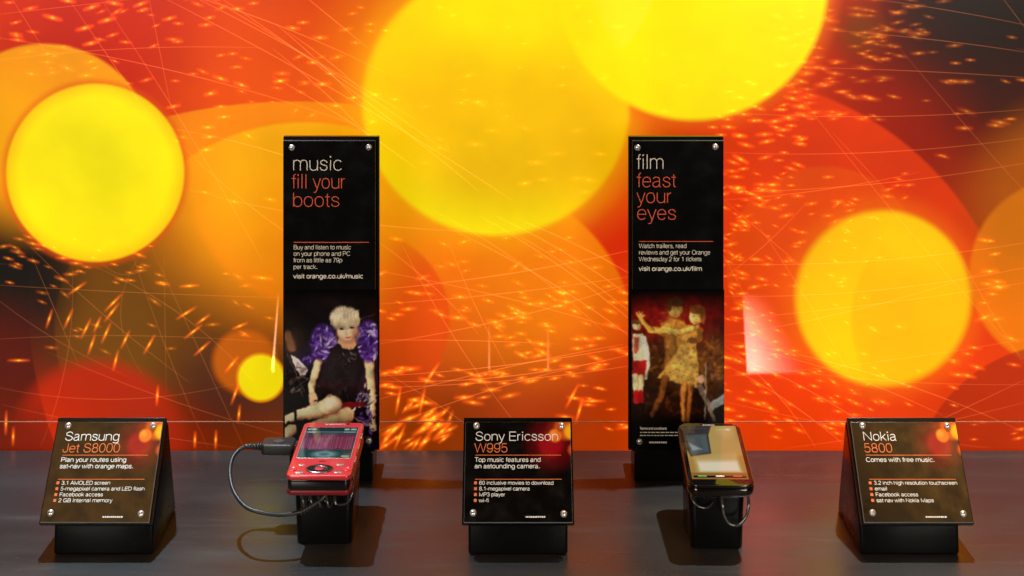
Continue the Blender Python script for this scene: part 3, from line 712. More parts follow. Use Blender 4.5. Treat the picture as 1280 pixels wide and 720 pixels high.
q.ell(448, 230, 62, 112, (66, 38, 116), 1, .12); q.shards(448, 230, 58, 104, 95, pur, 20, 6)
q.shards(130, 330, 30, 24, 12, pur, 20, 9); q.shards(425, 540, 36, 75, 40, [(120, 100, 150), (190, 180, 190), (60, 40, 60), (30, 22, 30)], 18, 8)
q.poly([(248, 275), (300, 235), (380, 230), (400, 290), (428, 372), (392, 470), (372, 560), (325, 590), (188, 545), (212, 440), (222, 350)], (17, 13, 15), 1, 4)
q.shards(300, 420, 80, 110, 60, [(34, 30, 34), (10, 8, 9), (46, 42, 46), (22, 18, 20)], 26, 71, .5); q.ell(260, 440, 26, 90, (34, 28, 30), .5, .6); q.ell(370, 420, 20, 80, (30, 24, 28), .7, .7)
q.poly([(296, 190), (378, 190), (386, 250), (372, 272), (345, 280), (312, 268), (288, 238)], (214, 164, 126), 1, 3); q.ell(345, 232, 34, 16, (168, 116, 84), .6, .5)
q.shards(342, 315, 46, 42, 46, [(60, 54, 58), (22, 18, 20), (110, 104, 106), (14, 10, 12)], 11, 12)
q.ell(338, 168, 54, 68, (246, 210, 176), 1, .07, vol=.55); q.ell(380, 178, 20, 58, (186, 136, 100), .7, .6); q.ell(296, 190, 14, 40, (206, 160, 124), .6, .7); q.ell(330, 190, 22, 18, (246, 216, 188), .6, .8); q.ell(340, 218, 24, 12, (205, 156, 124), .5, .5)
q.ell(322, 112, 76, 60, (196, 182, 150), 1, .1); q.ell(276, 126, 24, 42, (168, 150, 116), 1, .25); q.ell(388, 118, 14, 40, (176, 158, 122), 1, .25); q.ell(320, 90, 52, 34, (226, 216, 190), .8, .5)
q.poly([(258, 104), (398, 70), (398, 112), (376, 104), (338, 112), (304, 126), (286, 152), (264, 150)], (208, 194, 164), 1, 6)
for k in range(26):
    a_ = R(198 + k * 6); q.limb([(322 + 30 * math.cos(a_), 96 + 20 * math.sin(a_), 1.4), (322 + 82 * math.cos(a_ - .1), 112 + 68 * math.sin(a_ - .1), 1.0)], [(150, 132, 98), (240, 234, 216), (186, 170, 136)][k % 3], .55)
for k in range(16):
    x = 262 + k * 8.5; q.limb([(x, 64 + abs(k - 8) * 3, 1.6), (x - 14 + k * 1.2, 104 + (k % 3) * 8 + max(0, 6 - k) * 5, 1.6)], (180, 164, 132) if k % 2 else (244, 240, 226), .5)
for ex, ey in ((307, 170), (360, 161)):
    q.limb([(ex - 13, ey - 10, 2.2), (ex + 12, ey - 12, 2)], (120, 84, 60), .7); q.ell(ex, ey, 12, 5, (52, 38, 36), .95, .3); q.ell(ex, ey, 4, 3.5, (20, 16, 20), 1, .3)
q.limb([(334, 170, 2), (337, 192, 3)], (204, 160, 128), .7); q.ell(339, 196, 8, 4, (190, 138, 108), .7, .5); q.ell(342, 212, 15, 5, (182, 84, 84), .95, .25)
q.poly([(300, 556), (430, 550), (430, 580), (310, 590)], (118, 18, 26), .9); q.poly([(330, 600), (440, 580), (440, 720), (340, 720)], (22, 14, 18), 1)
q.poly([(360, 596), (384, 582), (380, 598), (364, 606)], (220, 214, 210))
q.limb([(330, 625, 44), (240, 660, 42), (150, 700, 34)], (212, 160, 120), 1, 4, vol=.8)
q.limb([(258, 568, 50), (180, 600, 40), (70, 625, 27), (10, 650, 22)], (234, 188, 148), 1, 4, vol=.8); q.ell(262, 562, 48, 40, (246, 206, 168), .9, .3, vol=.7); q.limb([(300, 612, 3), (230, 634, 4), (120, 645, 3)], (150, 96, 68), .6, 4)
q.limb([(152, 520, 19), (158, 548, 20), (146, 572, 10)], (230, 186, 146), 1, 3); q.limb([(160, 548, 8), (168, 570, 5)], (222, 176, 138)); q.ell(168, 546, 8, 4, (40, 34, 34), 1, .3)
q.limb([(62, 596, 7), (66, 650, 8)], (20, 14, 14)); q.limb([(20, 610, 4), (60, 605, 4)], (20, 14, 14)); q.limb([(24, 664, 8), (90, 672, 6)], (20, 14, 16)); q.limb([(40, 700, 30), (10, 730, 26)], (222, 176, 138), vol=.8); q.limb([(70, 672, 8), (84, 720, 8)], (18, 12, 14))
q.shards(440, 660, 50, 60, 26, [(96, 62, 150), (50, 26, 90), (150, 130, 180), (20, 12, 24)], 20, 21); q.shards(400, 760, 90, 30, 30, [(80, 50, 130), (30, 16, 50), (60, 40, 60)], 20, 22)
q.limb([(380, 640, 3), (490, 700, 3)], (230, 200, 170), .6)
q.A = np.clip(q.A * 1.12, 0, 252); q.mottle(.10, 14, 51); q.warp(1.3, 9, 52); q.blur(1); q.noise(.018, 2, 4); q.noise(.02, 1, 5)
f = np.clip((q.Y + 40) / 60, 0, 1)[..., None]; q.A = q.A * f + np.array((2, 2, 3)) * (1 - f)
hp = (840) / 4.233 * PX
MM = M @ Matrix.Translation((X((355 + 8 / 4.233 + 355 + 497 / 4.233) / 2), T(370 + 800 / 4.233), 0))
P.sheet('printed_picture', (489 / 4.233) * PX, hp, MM, NP - .0001, M_photo, root)
# film
root, M, X, T, cx = poster(785.5, 904.5, 'tall black poster sign reading film feast your eyes above a dancing couple', -1)
bm = bmesh.new(); text(bm, 'film', X(796.5), T(210), 25 * PX, M, NP, 31.5 * PX, weight=.043); link('headline_lettering', bm, M_cream, root)
bm = bmesh.new()
for s, y, w_ in (('feast', 232.8, 46.5), ('your', 252.5, 41), ('eyes', 273.3, 46.5)): text(bm, s, X(796.8), T(y), 24.6 * PX, M, NP, w_ * PX, weight=.042)
bar(bm, X(798.5), X(891), T(300.9), T(300.1), M, NP); link('slogan_lettering', bm, M_vermil, root)
bm = bmesh.new()
for s, y, w_ in [('Watch trailers, read', 308.6, 58.5), ('reviews and get your Orange', 316.7, 88), ('Wednesday 2 for 1 tickets', 325, 77)]: text(bm, s, X(798.7), T(y), 7.3 * PX, M, NP, w_ * PX, weight=.082)
text(bm, 'visit orange.co.uk/film', X(798.7), T(337), 7.3 * PX, M, NP, 77.5 * PX, weight=.135)
link('body_lettering', bm, M_cream, root)
bm = bmesh.new(); text(bm, 'Terms and conditions', X(799.5), T(535), 4.2 * PX, M, NP + .0001, 33 * PX, weight=.14)
for y in (538.6, 542.4):
    x = 799.5
    while x < 853: w_ = rr.uniform(2, 6); bar(bm, X(x), X(x + w_), T(y + .5), T(y - .6), M, NP + .0001); x += w_ + 1.1
x = 811
while x < 831: w_ = rr.uniform(1.4, 3); bar(bm, X(x), X(x + w_), T(552), T(550), M, NP + .0001); x += w_ + .5
link('small_print', bm, M_cream, root)
for p, a in (((796.5, 183.5), 30), ((893.5, 182.5), 80), ((799, 550), 10), ((893.5, 550), 60)): screw(root, X(p[0]), T(p[1]), M, .003, .0026, a)
P = q = Paint(54, 30, 388, 606, 236, 406, (10, 5, 4))
q.ell(215, 120, 190, 130, (104, 16, 14), 1, .7); q.ell(120, 150, 70, 90, (124, 22, 16), .7, .7); q.ell(345, 130, 60, 80, (92, 14, 12), .7, .7)
q.ell(150, 310, 70, 110, (58, 32, 12), .9, .5); q.ell(345, 300, 60, 110, (96, 54, 18), .9, .4); q.ell(200, 430, 170, 70, (40, 18, 8), .8, .6)
q.shards(145, 300, 60, 80, 46, [(80, 46, 16), (44, 22, 8), (110, 66, 22), (60, 30, 10)], 16, 31, .7); q.shards(345, 290, 44, 90, 60, [(120, 74, 24), (70, 38, 12), (52, 26, 8), (140, 88, 30)], 15, 32, .7)
q.shards(220, 430, 150, 46, 40, [(52, 24, 10), (24, 10, 6), (70, 34, 12)], 20, 33, .7)
# figure at the left edge
q.ell(74, 160, 17, 20, (216, 186, 138), 1, .1, vol=.8); q.ell(72, 146, 19, 10, (90, 56, 30), 1, .2); q.ell(74, 161, 11, 4, (150, 112, 76), .6, .6)
q.poly([(58, 192), (96, 188), (108, 230), (108, 290), (60, 290)], (212, 194, 158)); q.limb([(100, 210, 12), (112, 270, 11), (106, 345, 9)], (214, 196, 160), 1, 2, vol=.8); q.poly([(62, 200), (84, 200), (78, 260), (64, 260)], (140, 44, 26), .8)
q.poly([(58, 285), (110, 285), (104, 345), (60, 345)], (150, 26, 22)); q.limb([(70, 345, 12), (70, 400, 10)], (200, 166, 122), vol=.8); q.limb([(90, 345, 11), (86, 400, 9)], (190, 154, 110), vol=.8); q.limb([(70, 400, 10), (72, 432, 10)], (168, 22, 22)); q.limb([(86, 400, 9), (88, 430, 9)], (150, 18, 18))
# dancing couple: partner behind
q.limb([(160, 178, 15), (124, 176, 11), (100, 150, 8), (86, 128, 7)], (176, 122, 52), 1, 2, vol=.8)
for fx, fy in ((74, 116), (84, 110), (94, 112), (102, 124)): q.limb([(87, 130, 4), (fx, fy, 2.6)], (186, 132, 60))
q.poly([(158, 150), (190, 136), (240, 142), (262, 176), (250, 260), (196, 270), (180, 220), (160, 190)], (150, 96, 36), 1, 3); q.limb([(190, 190, 22), (198, 250, 22), (186, 330, 18)], (104, 62, 22), .9, 4, vol=.9)
q.ell(214, 100, 27, 34, (216, 160, 84), 1, .08, vol=.9); q.ell(214, 76, 29, 17, (84, 46, 18), 1, .15); q.ell(192, 92, 8, 18, (84, 46, 18), 1, .2)
for ex in (206, 225): q.ell(ex, 99, 6, 4, (104, 62, 26), .75, .6)
q.limb([(214, 104, 1.6), (215, 114, 2.2)], (150, 98, 42), .8); q.ell(215, 121, 7, 2.6, (140, 74, 40), .8, .5)
# partner in front with the spotted dress
q.poly([(236, 226), (284, 222), (296, 300), (290, 384), (150, 346), (190, 290)], (186, 142, 66), 1, 3)
rs = np.random.default_rng(41)
for _ in range(85):
    x, y = rs.uniform(160, 292), rs.uniform(235, 376)
    if y < 346 + (x - 150) * .27 - 4 and x > 236 - (y - 226) * .66 + 6: q.ell(x, y, 3.6, 2.2, (120, 82, 30), .85, .4, rs.uniform(0, 180))
q.poly([(250, 158), (298, 158), (304, 190), (286, 228), (236, 230), (240, 190)], (178, 128, 54), 1, 3)
q.ell(288, 126, 26, 32, (232, 182, 102), 1, .08, vol=.9); q.ell(292, 102, 28, 17, (112, 62, 22), 1, .15); q.ell(312, 124, 10, 30, (112, 62, 22), 1, .2)
for ex in (279, 297): q.ell(ex, 125, 6, 4, (118, 72, 32), .75, .6)
q.ell(287, 146, 7, 3, (150, 72, 44), .8, .5); q.limb([(287, 130, 1.4), (287, 138, 2)], (160, 108, 48), .8)
q.limb([(170, 176, 13), (220, 186, 12), (272, 172, 10)], (196, 146, 68), 1, 2, vol=.8); q.limb([(300, 180, 11), (300, 210, 10), (262, 214, 9)], (120, 74, 28), 1, 2)
for k in range(4): q.limb([(262 + k * 7, 206, 3), (270 + k * 7, 220, 3)], (88, 50, 18), .9)
q.limb([(244, 372, 12), (240, 440, 10), (244, 500, 9)], (140, 84, 36), 1, 3, vol=.9); q.limb([(268, 378, 11), (262, 450, 9), (258, 500, 8)], (110, 62, 26), 1, 3, vol=.9); q.limb([(176, 350, 14), (160, 420, 12), (130, 480, 10)], (90, 50, 20), .95, 4, vol=.9)
# pale shapes low at the right
q.poly([(330, 440), (388, 404), (388, 440), (345, 462)], (150, 158, 160), .85); q.limb([(300, 380, 10), (330, 440, 8), (352, 500, 7)], (126, 110, 96), .8); q.ell(305, 352, 14, 16, (180, 140, 120), .8, .2); q.limb([(322, 300, 1.6), (318, 500, 1.6)], (190, 180, 170), .7)
gs = np.clip((q.A[..., 0] - 90) / 60, 0, 1)[..., None] * np.clip((q.X - 110) / 10, 0, 1)[..., None]
keep = q.A.copy(); q.shards(220, 230, 90, 170, 240, [(232, 180, 92), (120, 76, 28), (168, 116, 48), (92, 54, 18)], 9, 77, .42); q.A = keep * (1 - gs) + q.A * gs
q.ell(205, 170, 30, 80, (255, 206, 110), .16, .9); q.ell(240, 300, 40, 70, (255, 214, 120), .22, .9)
q.A = np.clip(q.A * 1.30, 0, 250)
q.mottle(.13, 10, 61); q.mottle(.12, 22, 62); q.warp(1.2, 8, 63); q.blur(1); q.blur(1); q.noise(.03, 2, 14); q.noise(.025, 1, 15)
f = np.clip((q.Y - 34) / 90, 0, 1) ** .7 * np.clip((545 - q.Y) / 60, 0, 1); f = f[..., None]; q.A = q.A * f + np.array((2, 2, 3)) * (1 - f)
MM = M @ Matrix.Translation((X(770 + 221 / 2.88), T(350 + 606 / 2.88), 0))
P.sheet('printed_picture', 334 / 2.88 * PX, 576 / 2.88 * PX, MM, NP - .0001, M_photo, root)

# ------------------------------------------------------------------ leaning product labels
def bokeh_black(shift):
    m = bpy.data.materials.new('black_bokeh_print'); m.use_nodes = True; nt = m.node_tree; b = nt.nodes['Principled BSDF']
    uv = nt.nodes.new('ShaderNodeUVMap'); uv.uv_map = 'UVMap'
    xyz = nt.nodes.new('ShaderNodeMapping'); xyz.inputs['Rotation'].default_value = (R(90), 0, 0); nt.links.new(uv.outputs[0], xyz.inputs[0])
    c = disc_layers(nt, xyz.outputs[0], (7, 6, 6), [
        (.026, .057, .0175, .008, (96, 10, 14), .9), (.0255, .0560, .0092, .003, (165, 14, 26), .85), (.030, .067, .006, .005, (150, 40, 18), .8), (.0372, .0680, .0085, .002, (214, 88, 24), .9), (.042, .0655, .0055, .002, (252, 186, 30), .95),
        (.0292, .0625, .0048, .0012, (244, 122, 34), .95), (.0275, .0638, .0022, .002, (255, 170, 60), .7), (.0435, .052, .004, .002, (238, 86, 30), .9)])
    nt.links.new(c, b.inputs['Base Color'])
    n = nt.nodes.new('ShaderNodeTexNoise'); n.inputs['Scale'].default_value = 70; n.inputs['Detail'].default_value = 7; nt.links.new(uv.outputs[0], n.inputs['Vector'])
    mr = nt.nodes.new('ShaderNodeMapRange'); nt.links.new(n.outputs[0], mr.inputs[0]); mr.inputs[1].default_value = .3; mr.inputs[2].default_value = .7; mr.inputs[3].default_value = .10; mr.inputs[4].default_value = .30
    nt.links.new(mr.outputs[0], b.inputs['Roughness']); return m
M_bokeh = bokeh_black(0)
TILT = R(36.3); PW, PL = .0852, .0769
def label_stand(x, boxoff, label, lines):
    root = thing('label_stand', label, 'label stand', (x, 1.06, 0), group='leaning product labels')
    s, c = math.sin(TILT), math.cos(TILT)
    M = Matrix(((1, 0, 0, 0), (0, s, -c, 0), (0, c, s, .0262), (0, 0, 0, 1)))
    # body: wedge block, profile in (y, z) extruded across
    bm = bmesh.new(); h = .0378
    prof = [(.0035, 0), (.0785, 0), (.0535, .083), (.048, .0825), (.0068, .0265), (.0052, .022)]
    Mp = Matrix(((0, 0, 1, boxoff), (1, 0, 0, 0), (0, 1, 0, 0), (0, 0, 0, 1)))
    t = bmesh.new(); prism(t, prof, -h, h); bmesh.ops.transform(t, matrix=Mp, verts=t.verts)
    bmesh.ops.bevel(t, geom=[e for e in t.edges], offset=.0026, segments=3, affect='EDGES', profile=.5); merge(bm, t, 0)
    link('wedge_body', bm, M_satin, root, True)
    bm = bmesh.new(); slab(bm, -PW / 2, PW / 2, -.0006, PL, -.0052, -.0004, M, bev=.0005); link('backing_plate', bm, M_satin, root)
    bm = bmesh.new(); uvl = bm.loops.layers.uv.new('UVMap')
    t = bmesh.new(); box(t, -PW / 2 + .0016, PW / 2 - .0014, .0002, PL - .0042, 0, .003, .0003); t.normal_update()
    ul = t.loops.layers.uv.new('UVMap'); vm = {v: bm.verts.new(M @ v.co) for v in t.verts}
    for f in t.faces:
        g = bm.faces.new([vm[v] for v in f.verts]); g.material_index = 0 if f.normal.z > .9 else 1
        for lp, v in zip(g.loops, f.verts): lp[uvl].uv = (v.co.x, v.co.y)
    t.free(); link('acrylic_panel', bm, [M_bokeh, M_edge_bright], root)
    U = lambda zx: (zx - 332) * .00018
    V = lambda zy: (515 - zy) * .000173
    n = .0031; big = .0090
    wh, og = bmesh.new(), bmesh.new()
    text(wh, lines[0], U(150), V(175), big, M, n, xs=lines[5], weight=.064); text(og, lines[1], U(148), V(225), big, M, n, xs=1.12, weight=.064)
    for y in (237, 338): bar(og, U(149), U(518), V(y + 1.2), V(y - 1.2), M, n)
    for i, l in enumerate(lines[2]): text(wh, l, U(148), V(265 + 27 * i), .0043, M, n, width=lines[6][i] * .00018, weight=.105)
    for i, (l, w_) in enumerate(lines[3]):
        y = 360 + 24 * i
        text(wh, l, U(168), V(y), .0035, M, n, width=w_ * .00018, weight=.10)
        bar(og, U(145), U(157), V(y - 1), V(y - 13), M, n)
    xx = 364
    while xx < 446: w_ = rr.uniform(4, 9); bar(wh, U(xx), U(xx + w_), V(495), V(489), M, n); xx += w_ + 2
    link('white_lettering', wh, M_white, root); link('orange_lettering', og, M_orange, root)
    for (zx, zy), a in zip(((152, 112), (522, 112), (143, 476), (524, 480)), lines[4]): screw(root, U(zx), V(zy), M, .003, .0025, a)
    return root
label_stand(-.3158, .005, 'leaning black label stand at the far left whose white text mentions routes and maps',
            ('Samsung', 'Jet S8000', ['Plan your routes using', 'sat-nav with orange maps.'],
             [('3.1 AMOLED screen', 205), ('5-megapixel camera and LED flash', 355), ('Facebook access', 182), ('2 GB internal memory', 225)], (25, 70, 10, 50), 1.16, (278, 312)))
label_stand(.0046, 0., 'leaning black label stand between the two phones, its white text mentioning music features and camera',
            ('Sony Ericsson', 'W995', ['Top music features and', 'an astounding camera.'],
             [('60 inclusive movies to download', 314), ('8.1-megapixel camera', 213), ('MP3 player', 108), ('wi-fi', 39)], (60, 20, 15, 40), 1.18, (280, 277)))
label_stand(.3074, -.005, 'leaning black label stand right of the black phone, its text offering free music',
            ('Nokia', '5800', ['Comes with free music.'],
             [('3.2 inch high resolution touchscreen', 352), ('email', 50), ('Facebook access', 178), ('sat nav with Nokia Maps', 240)], (10, 30, 80, 45), 1.18, (292,)))

# ------------------------------------------------------------------ phone pillars
def pillar(x, y, w, d, h, label, tilt):
    root = thing('phone_stand', label, 'phone stand', (x, y, 0), group='black phone stands')
    bm = bmesh.new(); prism(bm, rrect(w, d, .006, 5, 0, d / 2), 0, h, .0012)
    for v in bm.verts:
        k = 1 - .06 * (1 - v.co.z / h); v.co.x *= k
        if v.co.z > h * .5: v.co.z += (v.co.y - 0) * math.tan(tilt)
    link('pillar', bm, M_satin, root, True)
    bm = bmesh.new(); prism(bm, rrect(w * .8, d * .8, .004, 5, 0, d / 2), h - .001, h + .0042, .0008)
    for v in bm.verts: v.co.z += v.co.y * math.tan(tilt)
    link('cradle_pad', bm, M_rubber, root, True)
    return root

# ------------------------------------------------------------------ red slider phone
TR_ = R(2.2)
ph = thing('red_phone', 'glossy red mobile phone with round keypad and a magenta bar display', 'mobile phone', (-.1466, 1.0587, .0475), (TR_, 0, R(-.6)))
PWI, PLE = .0490, .0905
bm = bmesh.new(); prism(bm, rrect(PWI, PLE, .0045, 6, 0, PLE / 2), .0118, .0158, .0011, 3); link('upper_slide', bm, M_red, ph, True)
bm = bmesh.new(); prism(bm, rrect(PWI - .0012, PLE - .0008, .0045, 6, 0, PLE / 2), .0044, .0118, .0002); link('slide_gap', bm, M_gloss, ph, True)
bm = bmesh.new(); prism(bm, rrect(PWI, PLE, .0048, 6, 0, PLE / 2), 0, .0044, .0014, 3); link('lower_body', bm, M_darkred, ph, True)
sw, s0, s1 = .0415, .0284, .0808
bm = bmesh.new(); prism(bm, rrect(sw + .0012, s1 - s0 + .0012, .0012, 3, 0, (s0 + s1) / 2), .0157, .01595, .0001); link('screen_bezel', bm, M_key, ph)
P = q = Paint(0, 0, 403, 250, 202, 250, (30, 66, 66))
q.poly([(0, 0), (403, 0), (403, 34), (0, 34)], (14, 44, 48)); q.poly([(0, 34), (403, 34), (403, 44), (0, 44)], (96, 150, 150), .6)
for x, w_ in ((10, 30), (44, 34), (300, 40), (350, 44)): q.poly([(x, 10), (x + w_, 10), (x + w_, 24), (x, 24)], (210, 226, 222), .85)
q.poly([(16, 36), (80, 36), (80, 46), (16, 46)], (220, 230, 226), .7); q.poly([(300, 36), (390, 36), (390, 44), (300, 44)], (220, 230, 226), .5)
q.poly([(0, 52), (403, 52), (403, 188), (0, 188)], (96, 40, 62), .9)
rs = np.random.default_rng(9)
for x in range(4, 400, 6):
    c = [(188, 52, 96), (160, 44, 84), (206, 84, 122), (126, 46, 78), (176, 120, 140)][rs.integers(5)]; q.limb([(x, 60 + rs.uniform(0, 40), 2.2), (x + 2, 186 - rs.uniform(0, 16), 2.4)], c, .75, 1.5)
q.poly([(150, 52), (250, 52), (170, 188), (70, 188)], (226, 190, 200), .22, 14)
q.poly([(0, 188), (403, 188), (403, 250), (0, 250)], (20, 62, 60)); q.ell(200, 222, 90, 24, (150, 188, 186), .8, .4); q.ell(200, 222, 40, 12, (30, 80, 84), .6, .4)
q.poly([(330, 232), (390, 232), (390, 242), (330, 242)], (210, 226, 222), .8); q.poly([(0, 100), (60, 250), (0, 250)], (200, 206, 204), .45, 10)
q.blur(1)
P.sheet('screen', sw, s1 - s0, Matrix.Translation((0, s0, 0)), .01602, M_glass_ink, ph)
bm = bmesh.new(); lathe(bm, [(1.0, 0), (1.0, .3), (.93, .42), (.62, .42), (.56, .3), (0, .3)], 32)
for v in bm.verts: v.co = Vector((v.co.x * .0106 - .0005, v.co.y * .0066 + .0100, .01565 + v.co.z * .0026))
nav = link('navigation_ring', bm, mat('dark_steel', (.22, .21, .22), .22, 1), ph, True)
bm = bmesh.new(); prism(bm, rrect(.0066, .0042, .0014, 4, -.0005, .0100), .0159, .0167, .0003); link('centre_key', bm, M_red, nav, True)
for x, y, w_, l_ in ((-.0150, .0165, .0052, .0020), (-.0150, .0046, .0066, .0028), (.0145, .0172, .0060, .0026), (.0142, .0050, .0062, .0028)):
    bm = bmesh.new(); prism(bm, rrect(w_, l_, .0009, 4, x, y), .0155, .0164, .0003); link('soft_key', bm, M_key, ph, True)
for x in (-.0208, .0206):
    bm = bmesh.new(); lathe(bm, [(.0030, .0157), (.0030, .0163), (.0024, .0167), (.0015, .0162), (0, .0162)], 18, 0, Matrix.Translation((x, .0095, 0))); link('corner_key', bm, M_red, ph, True)
bm = bmesh.new(); prism(bm, rrect(.017, .0014, .0006, 3, .001, .0873), .0157, .0160, .0001); link('earpiece', bm, M_key, ph)
bm = bmesh.new(); prism(bm, ell(.0011, .0009, 14, .0118, .0871), .0157, .0161); link('front_camera', bm, M_gloss, ph)
bm = bmesh.new(); prism(bm, rrect(.0046, .0016, .0006, 3, -.0002, .0228), .0157, .01595); link('emblem', bm, M_gold, ph)
for y in (.030, .052, .070):
    bm = bmesh.new(); box(bm, PWI / 2 - .0004, PWI / 2 + .0007, y - .004, y + .004, .0126, .0146, .0003); link('side_key', bm, M_key, ph)
pillar(-.1452, 1.081, .046, .050, .0435, 'square black phone stand holding up the red phone', TR_)

# ------------------------------------------------------------------ black touchscreen phone
TB = R(9.2)
ph = thing('black_phone', 'black touchscreen phone with bronze edges and an amber reflection painted on its screen', 'mobile phone', (.1588, 1.060, .0450), (TB, 0, R(-.8)))
BW, BL = .0508, .0850
bm = bmesh.new(); prism(bm, rrect(BW, BL, .0085, 8, 0, BL / 2), 0, .0085, .0032, 4); link('body', bm, M_gloss, ph, True)
bm = bmesh.new(); prism(bm, rrect(BW + .0003, BL + .0003, .0086, 8, 0, BL / 2), .0052, .0066, .0004); link('chrome_band', bm, mat('dark_chrome', (.07, .05, .03), .25, 1), ph, True)
bm = bmesh.new(); prism(bm, rrect(BW - .0004, BL - .0004, .0084, 8, 0, BL / 2), .0085, .0104, .0006, 3); link('bezel', bm, M_gloss, ph, True)
P = q = Paint(0, 0, 380, 330, 190, 220, (176, 136, 62))  # ceiling and window reflections on the glass, painted as glowing screen colour
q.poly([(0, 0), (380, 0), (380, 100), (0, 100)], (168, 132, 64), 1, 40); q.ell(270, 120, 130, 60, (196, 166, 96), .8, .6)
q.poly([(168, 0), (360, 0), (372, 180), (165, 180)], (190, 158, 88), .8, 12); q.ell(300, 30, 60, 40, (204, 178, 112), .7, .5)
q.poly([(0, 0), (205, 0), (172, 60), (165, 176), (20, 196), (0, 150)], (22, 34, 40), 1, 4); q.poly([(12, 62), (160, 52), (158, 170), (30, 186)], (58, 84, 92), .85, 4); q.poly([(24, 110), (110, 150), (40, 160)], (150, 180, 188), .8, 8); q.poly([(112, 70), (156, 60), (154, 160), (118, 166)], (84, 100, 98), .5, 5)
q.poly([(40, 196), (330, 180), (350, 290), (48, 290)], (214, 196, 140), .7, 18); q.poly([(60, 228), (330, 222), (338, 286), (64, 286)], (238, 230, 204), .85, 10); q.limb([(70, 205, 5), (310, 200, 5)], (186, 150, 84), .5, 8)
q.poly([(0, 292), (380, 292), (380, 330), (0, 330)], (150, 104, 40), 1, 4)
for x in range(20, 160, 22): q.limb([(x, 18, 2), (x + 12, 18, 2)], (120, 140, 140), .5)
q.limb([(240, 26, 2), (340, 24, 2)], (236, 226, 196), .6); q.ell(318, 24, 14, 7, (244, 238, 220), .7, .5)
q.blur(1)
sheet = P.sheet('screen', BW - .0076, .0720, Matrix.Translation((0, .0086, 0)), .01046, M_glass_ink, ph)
bm = bmesh.new(); prism(bm, rrect(BW - .010, .0022, .0008, 3, 0, .0116), .0104, .0108, .0002); bar_o = link('key_strip', bm, M_gloss, ph)
for x, c in ((-.0135, (.05, .45, .10)), (.0, (.75, .72, .66)), (.0135, (.70, .05, .03))):
    bm = bmesh.new(); prism(bm, rrect(.0068, .0011, .0005, 3, x, .0116), .0107, .0111); link('key_mark', bm, mat('key_mark_ink', c, .4), bar_o)
bm = bmesh.new(); prism(bm, rrect(.010, .0010, .0005, 3, 0, .0818), .0103, .0106); link('earpiece', bm, M_chrome, ph)
pillar(.1572, 1.0735, .0430, .050, .0405, 'square black phone stand holding up the black phone', TB)

# ------------------------------------------------------------------ cables
cb = thing('charging_cable', 'black charging cable with a flat plug looping out from the red phone', 'cable', (-.1705, 1.112, .0590))
def rel(p): return Vector(p) - Vector(cb.location)
bm = bmesh.new(); t = bmesh.new(); prism(t, rrect(.0255, .0170, .003, 5), -.0042, .0042, .0014, 3)
for v in t.verts:
    if v.co.x < -.006: v.co.y *= 1 - (-.006 - v.co.x) * 22
merge(bm, t, 0, Matrix.Translation((-.0150, 0, .0036))); plug = link('plug', bm, M_rubber, cb, True)
bm = bmesh.new(); lathe(bm, [(.0046, 0), (.0046, .0006), (.0036, .0008), (.0032, .0003), (0, .0003)], 24, 0, Matrix.Translation((-.0145, 0, .0077)) @ Matrix.Diagonal((1, .75, 1, 1))); link('release_button', bm, mat('grey_rubber', (.06, .06, .062), .35), plug, True)
bm = bmesh.new(); box(bm, -.0026, .0006, -.0062, .0062, .0008, .0062, .0005); link('plug_tip', bm, M_gloss, plug)
bm = bmesh.new()
for k in range(6):
    r = .0034 - .00028 * k; x = -.0285 - .0021 * k
    lathe(bm, [(0, -.0006), (r, -.0006), (r, .0006), (0, .0006)], 14, 0, Matrix.Translation((x, 0, .0036)) @ Matrix.Rotation(R(90), 4, 'Y'))
tube(bm, [(-.026, 0, .0036), (-.042, 0, .0036)], .0019, 10); link('strain_relief', bm, M_rubber, cb)
bm = bmesh.new()
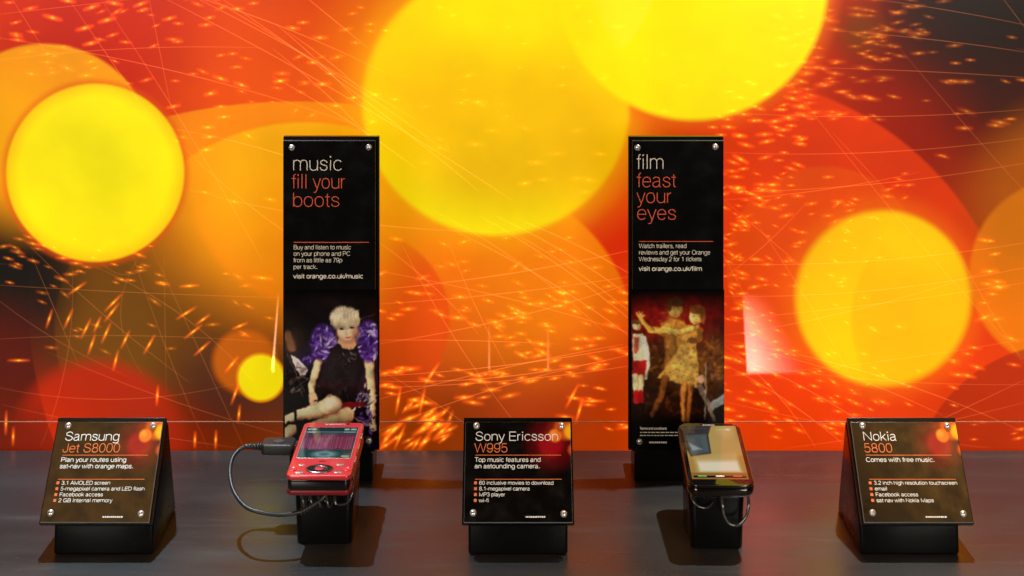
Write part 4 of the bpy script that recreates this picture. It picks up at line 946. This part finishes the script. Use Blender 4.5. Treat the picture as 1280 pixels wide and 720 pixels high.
tube(bm, [rel(p) for p in ((-.211, 1.112, .0626), (-.2165, 1.110, .0605), (-.2205, 1.103, .0560), (-.2200, 1.092, .0490), (-.2140, 1.078, .0420), (-.2030, 1.066, .0363), (-.1900, 1.0615, .0338), (-.1740, 1.0620, .0318), (-.1600, 1.0665, .0322))], .00155, 12)
link('cord', bm, M_rubber, cb)
bm = bmesh.new()
for k in range(7):
    p = Vector((-.1605, 1.0665, .0322)).lerp(Vector((-.1480, 1.0715, .0375)), k / 6)
    lathe(bm, [(0, -.0005), (.0024, -.0005), (.0024, .0005), (0, .0005)], 12, 0, Matrix.Translation(rel(p)) @ Matrix.Rotation(R(90), 4, 'Y') @ Matrix.Rotation(R(-22), 4, 'X'))
tube(bm, [rel(p) for p in ((-.1605, 1.0665, .0322), (-.1480, 1.0715, .0375), (-.1400, 1.0760, .0440))], .0015, 10); link('end_relief', bm, mat('ribbed_grey_rubber', (.03, .029, .028), .4), cb)
def _helix():
    return [(-.1625 + .0062 * k / 8, 1.0745 + .0042 * math.cos(2 * math.pi * k / 8), .0375 - .0004 * (k / 8) + .0040 * math.sin(2 * math.pi * k / 8)) for k in range(0, 37)]
def tether(name, pts, r, label, m, extra=None):
    bm = bmesh.new(); c = Vector(pts[0]); tube(bm, [Vector(p) - c for p in pts], r, 10)
    o = link(name, bm, m); o.location = c; tag(o, label, 'security tether', 'security tethers'); return o
tether('coiled_lead', _helix(), .0010, 'coiled dark lead across the front of the stand beneath the red phone', M_clear)
tether('security_tether', [(-.1235, 1.083, .0560), (-.1218, 1.0735, .0500), (-.1225, 1.0690, .0430), (-.1270, 1.0700, .0365), (-.1345, 1.0740, .0345), (-.140, 1.0790, .0380)], .0009, 'thin security tether curling under the red phone', M_clear)
tether('security_tether', [(.1600, 1.0700, .0435), (.1603, 1.0655, .0380), (.1612, 1.0640, .0310), (.1650, 1.0635, .0245), (.1715, 1.0635, .0235), (.1775, 1.0635, .0290), (.1800, 1.0650, .0375), (.1800, 1.0690, .0440)], .0012, 'thick dark security tether hanging in a loop under the black phone', M_clear)
tether('security_tether', [(.1375, 1.0735, .0430), (.1375, 1.0680, .0405), (.1420, 1.0655, .0365), (.1490, 1.0665, .0352), (.1540, 1.0715, .0370)], .0008, 'short security tether tucked at the left edge of the black phone stand', M_clear)
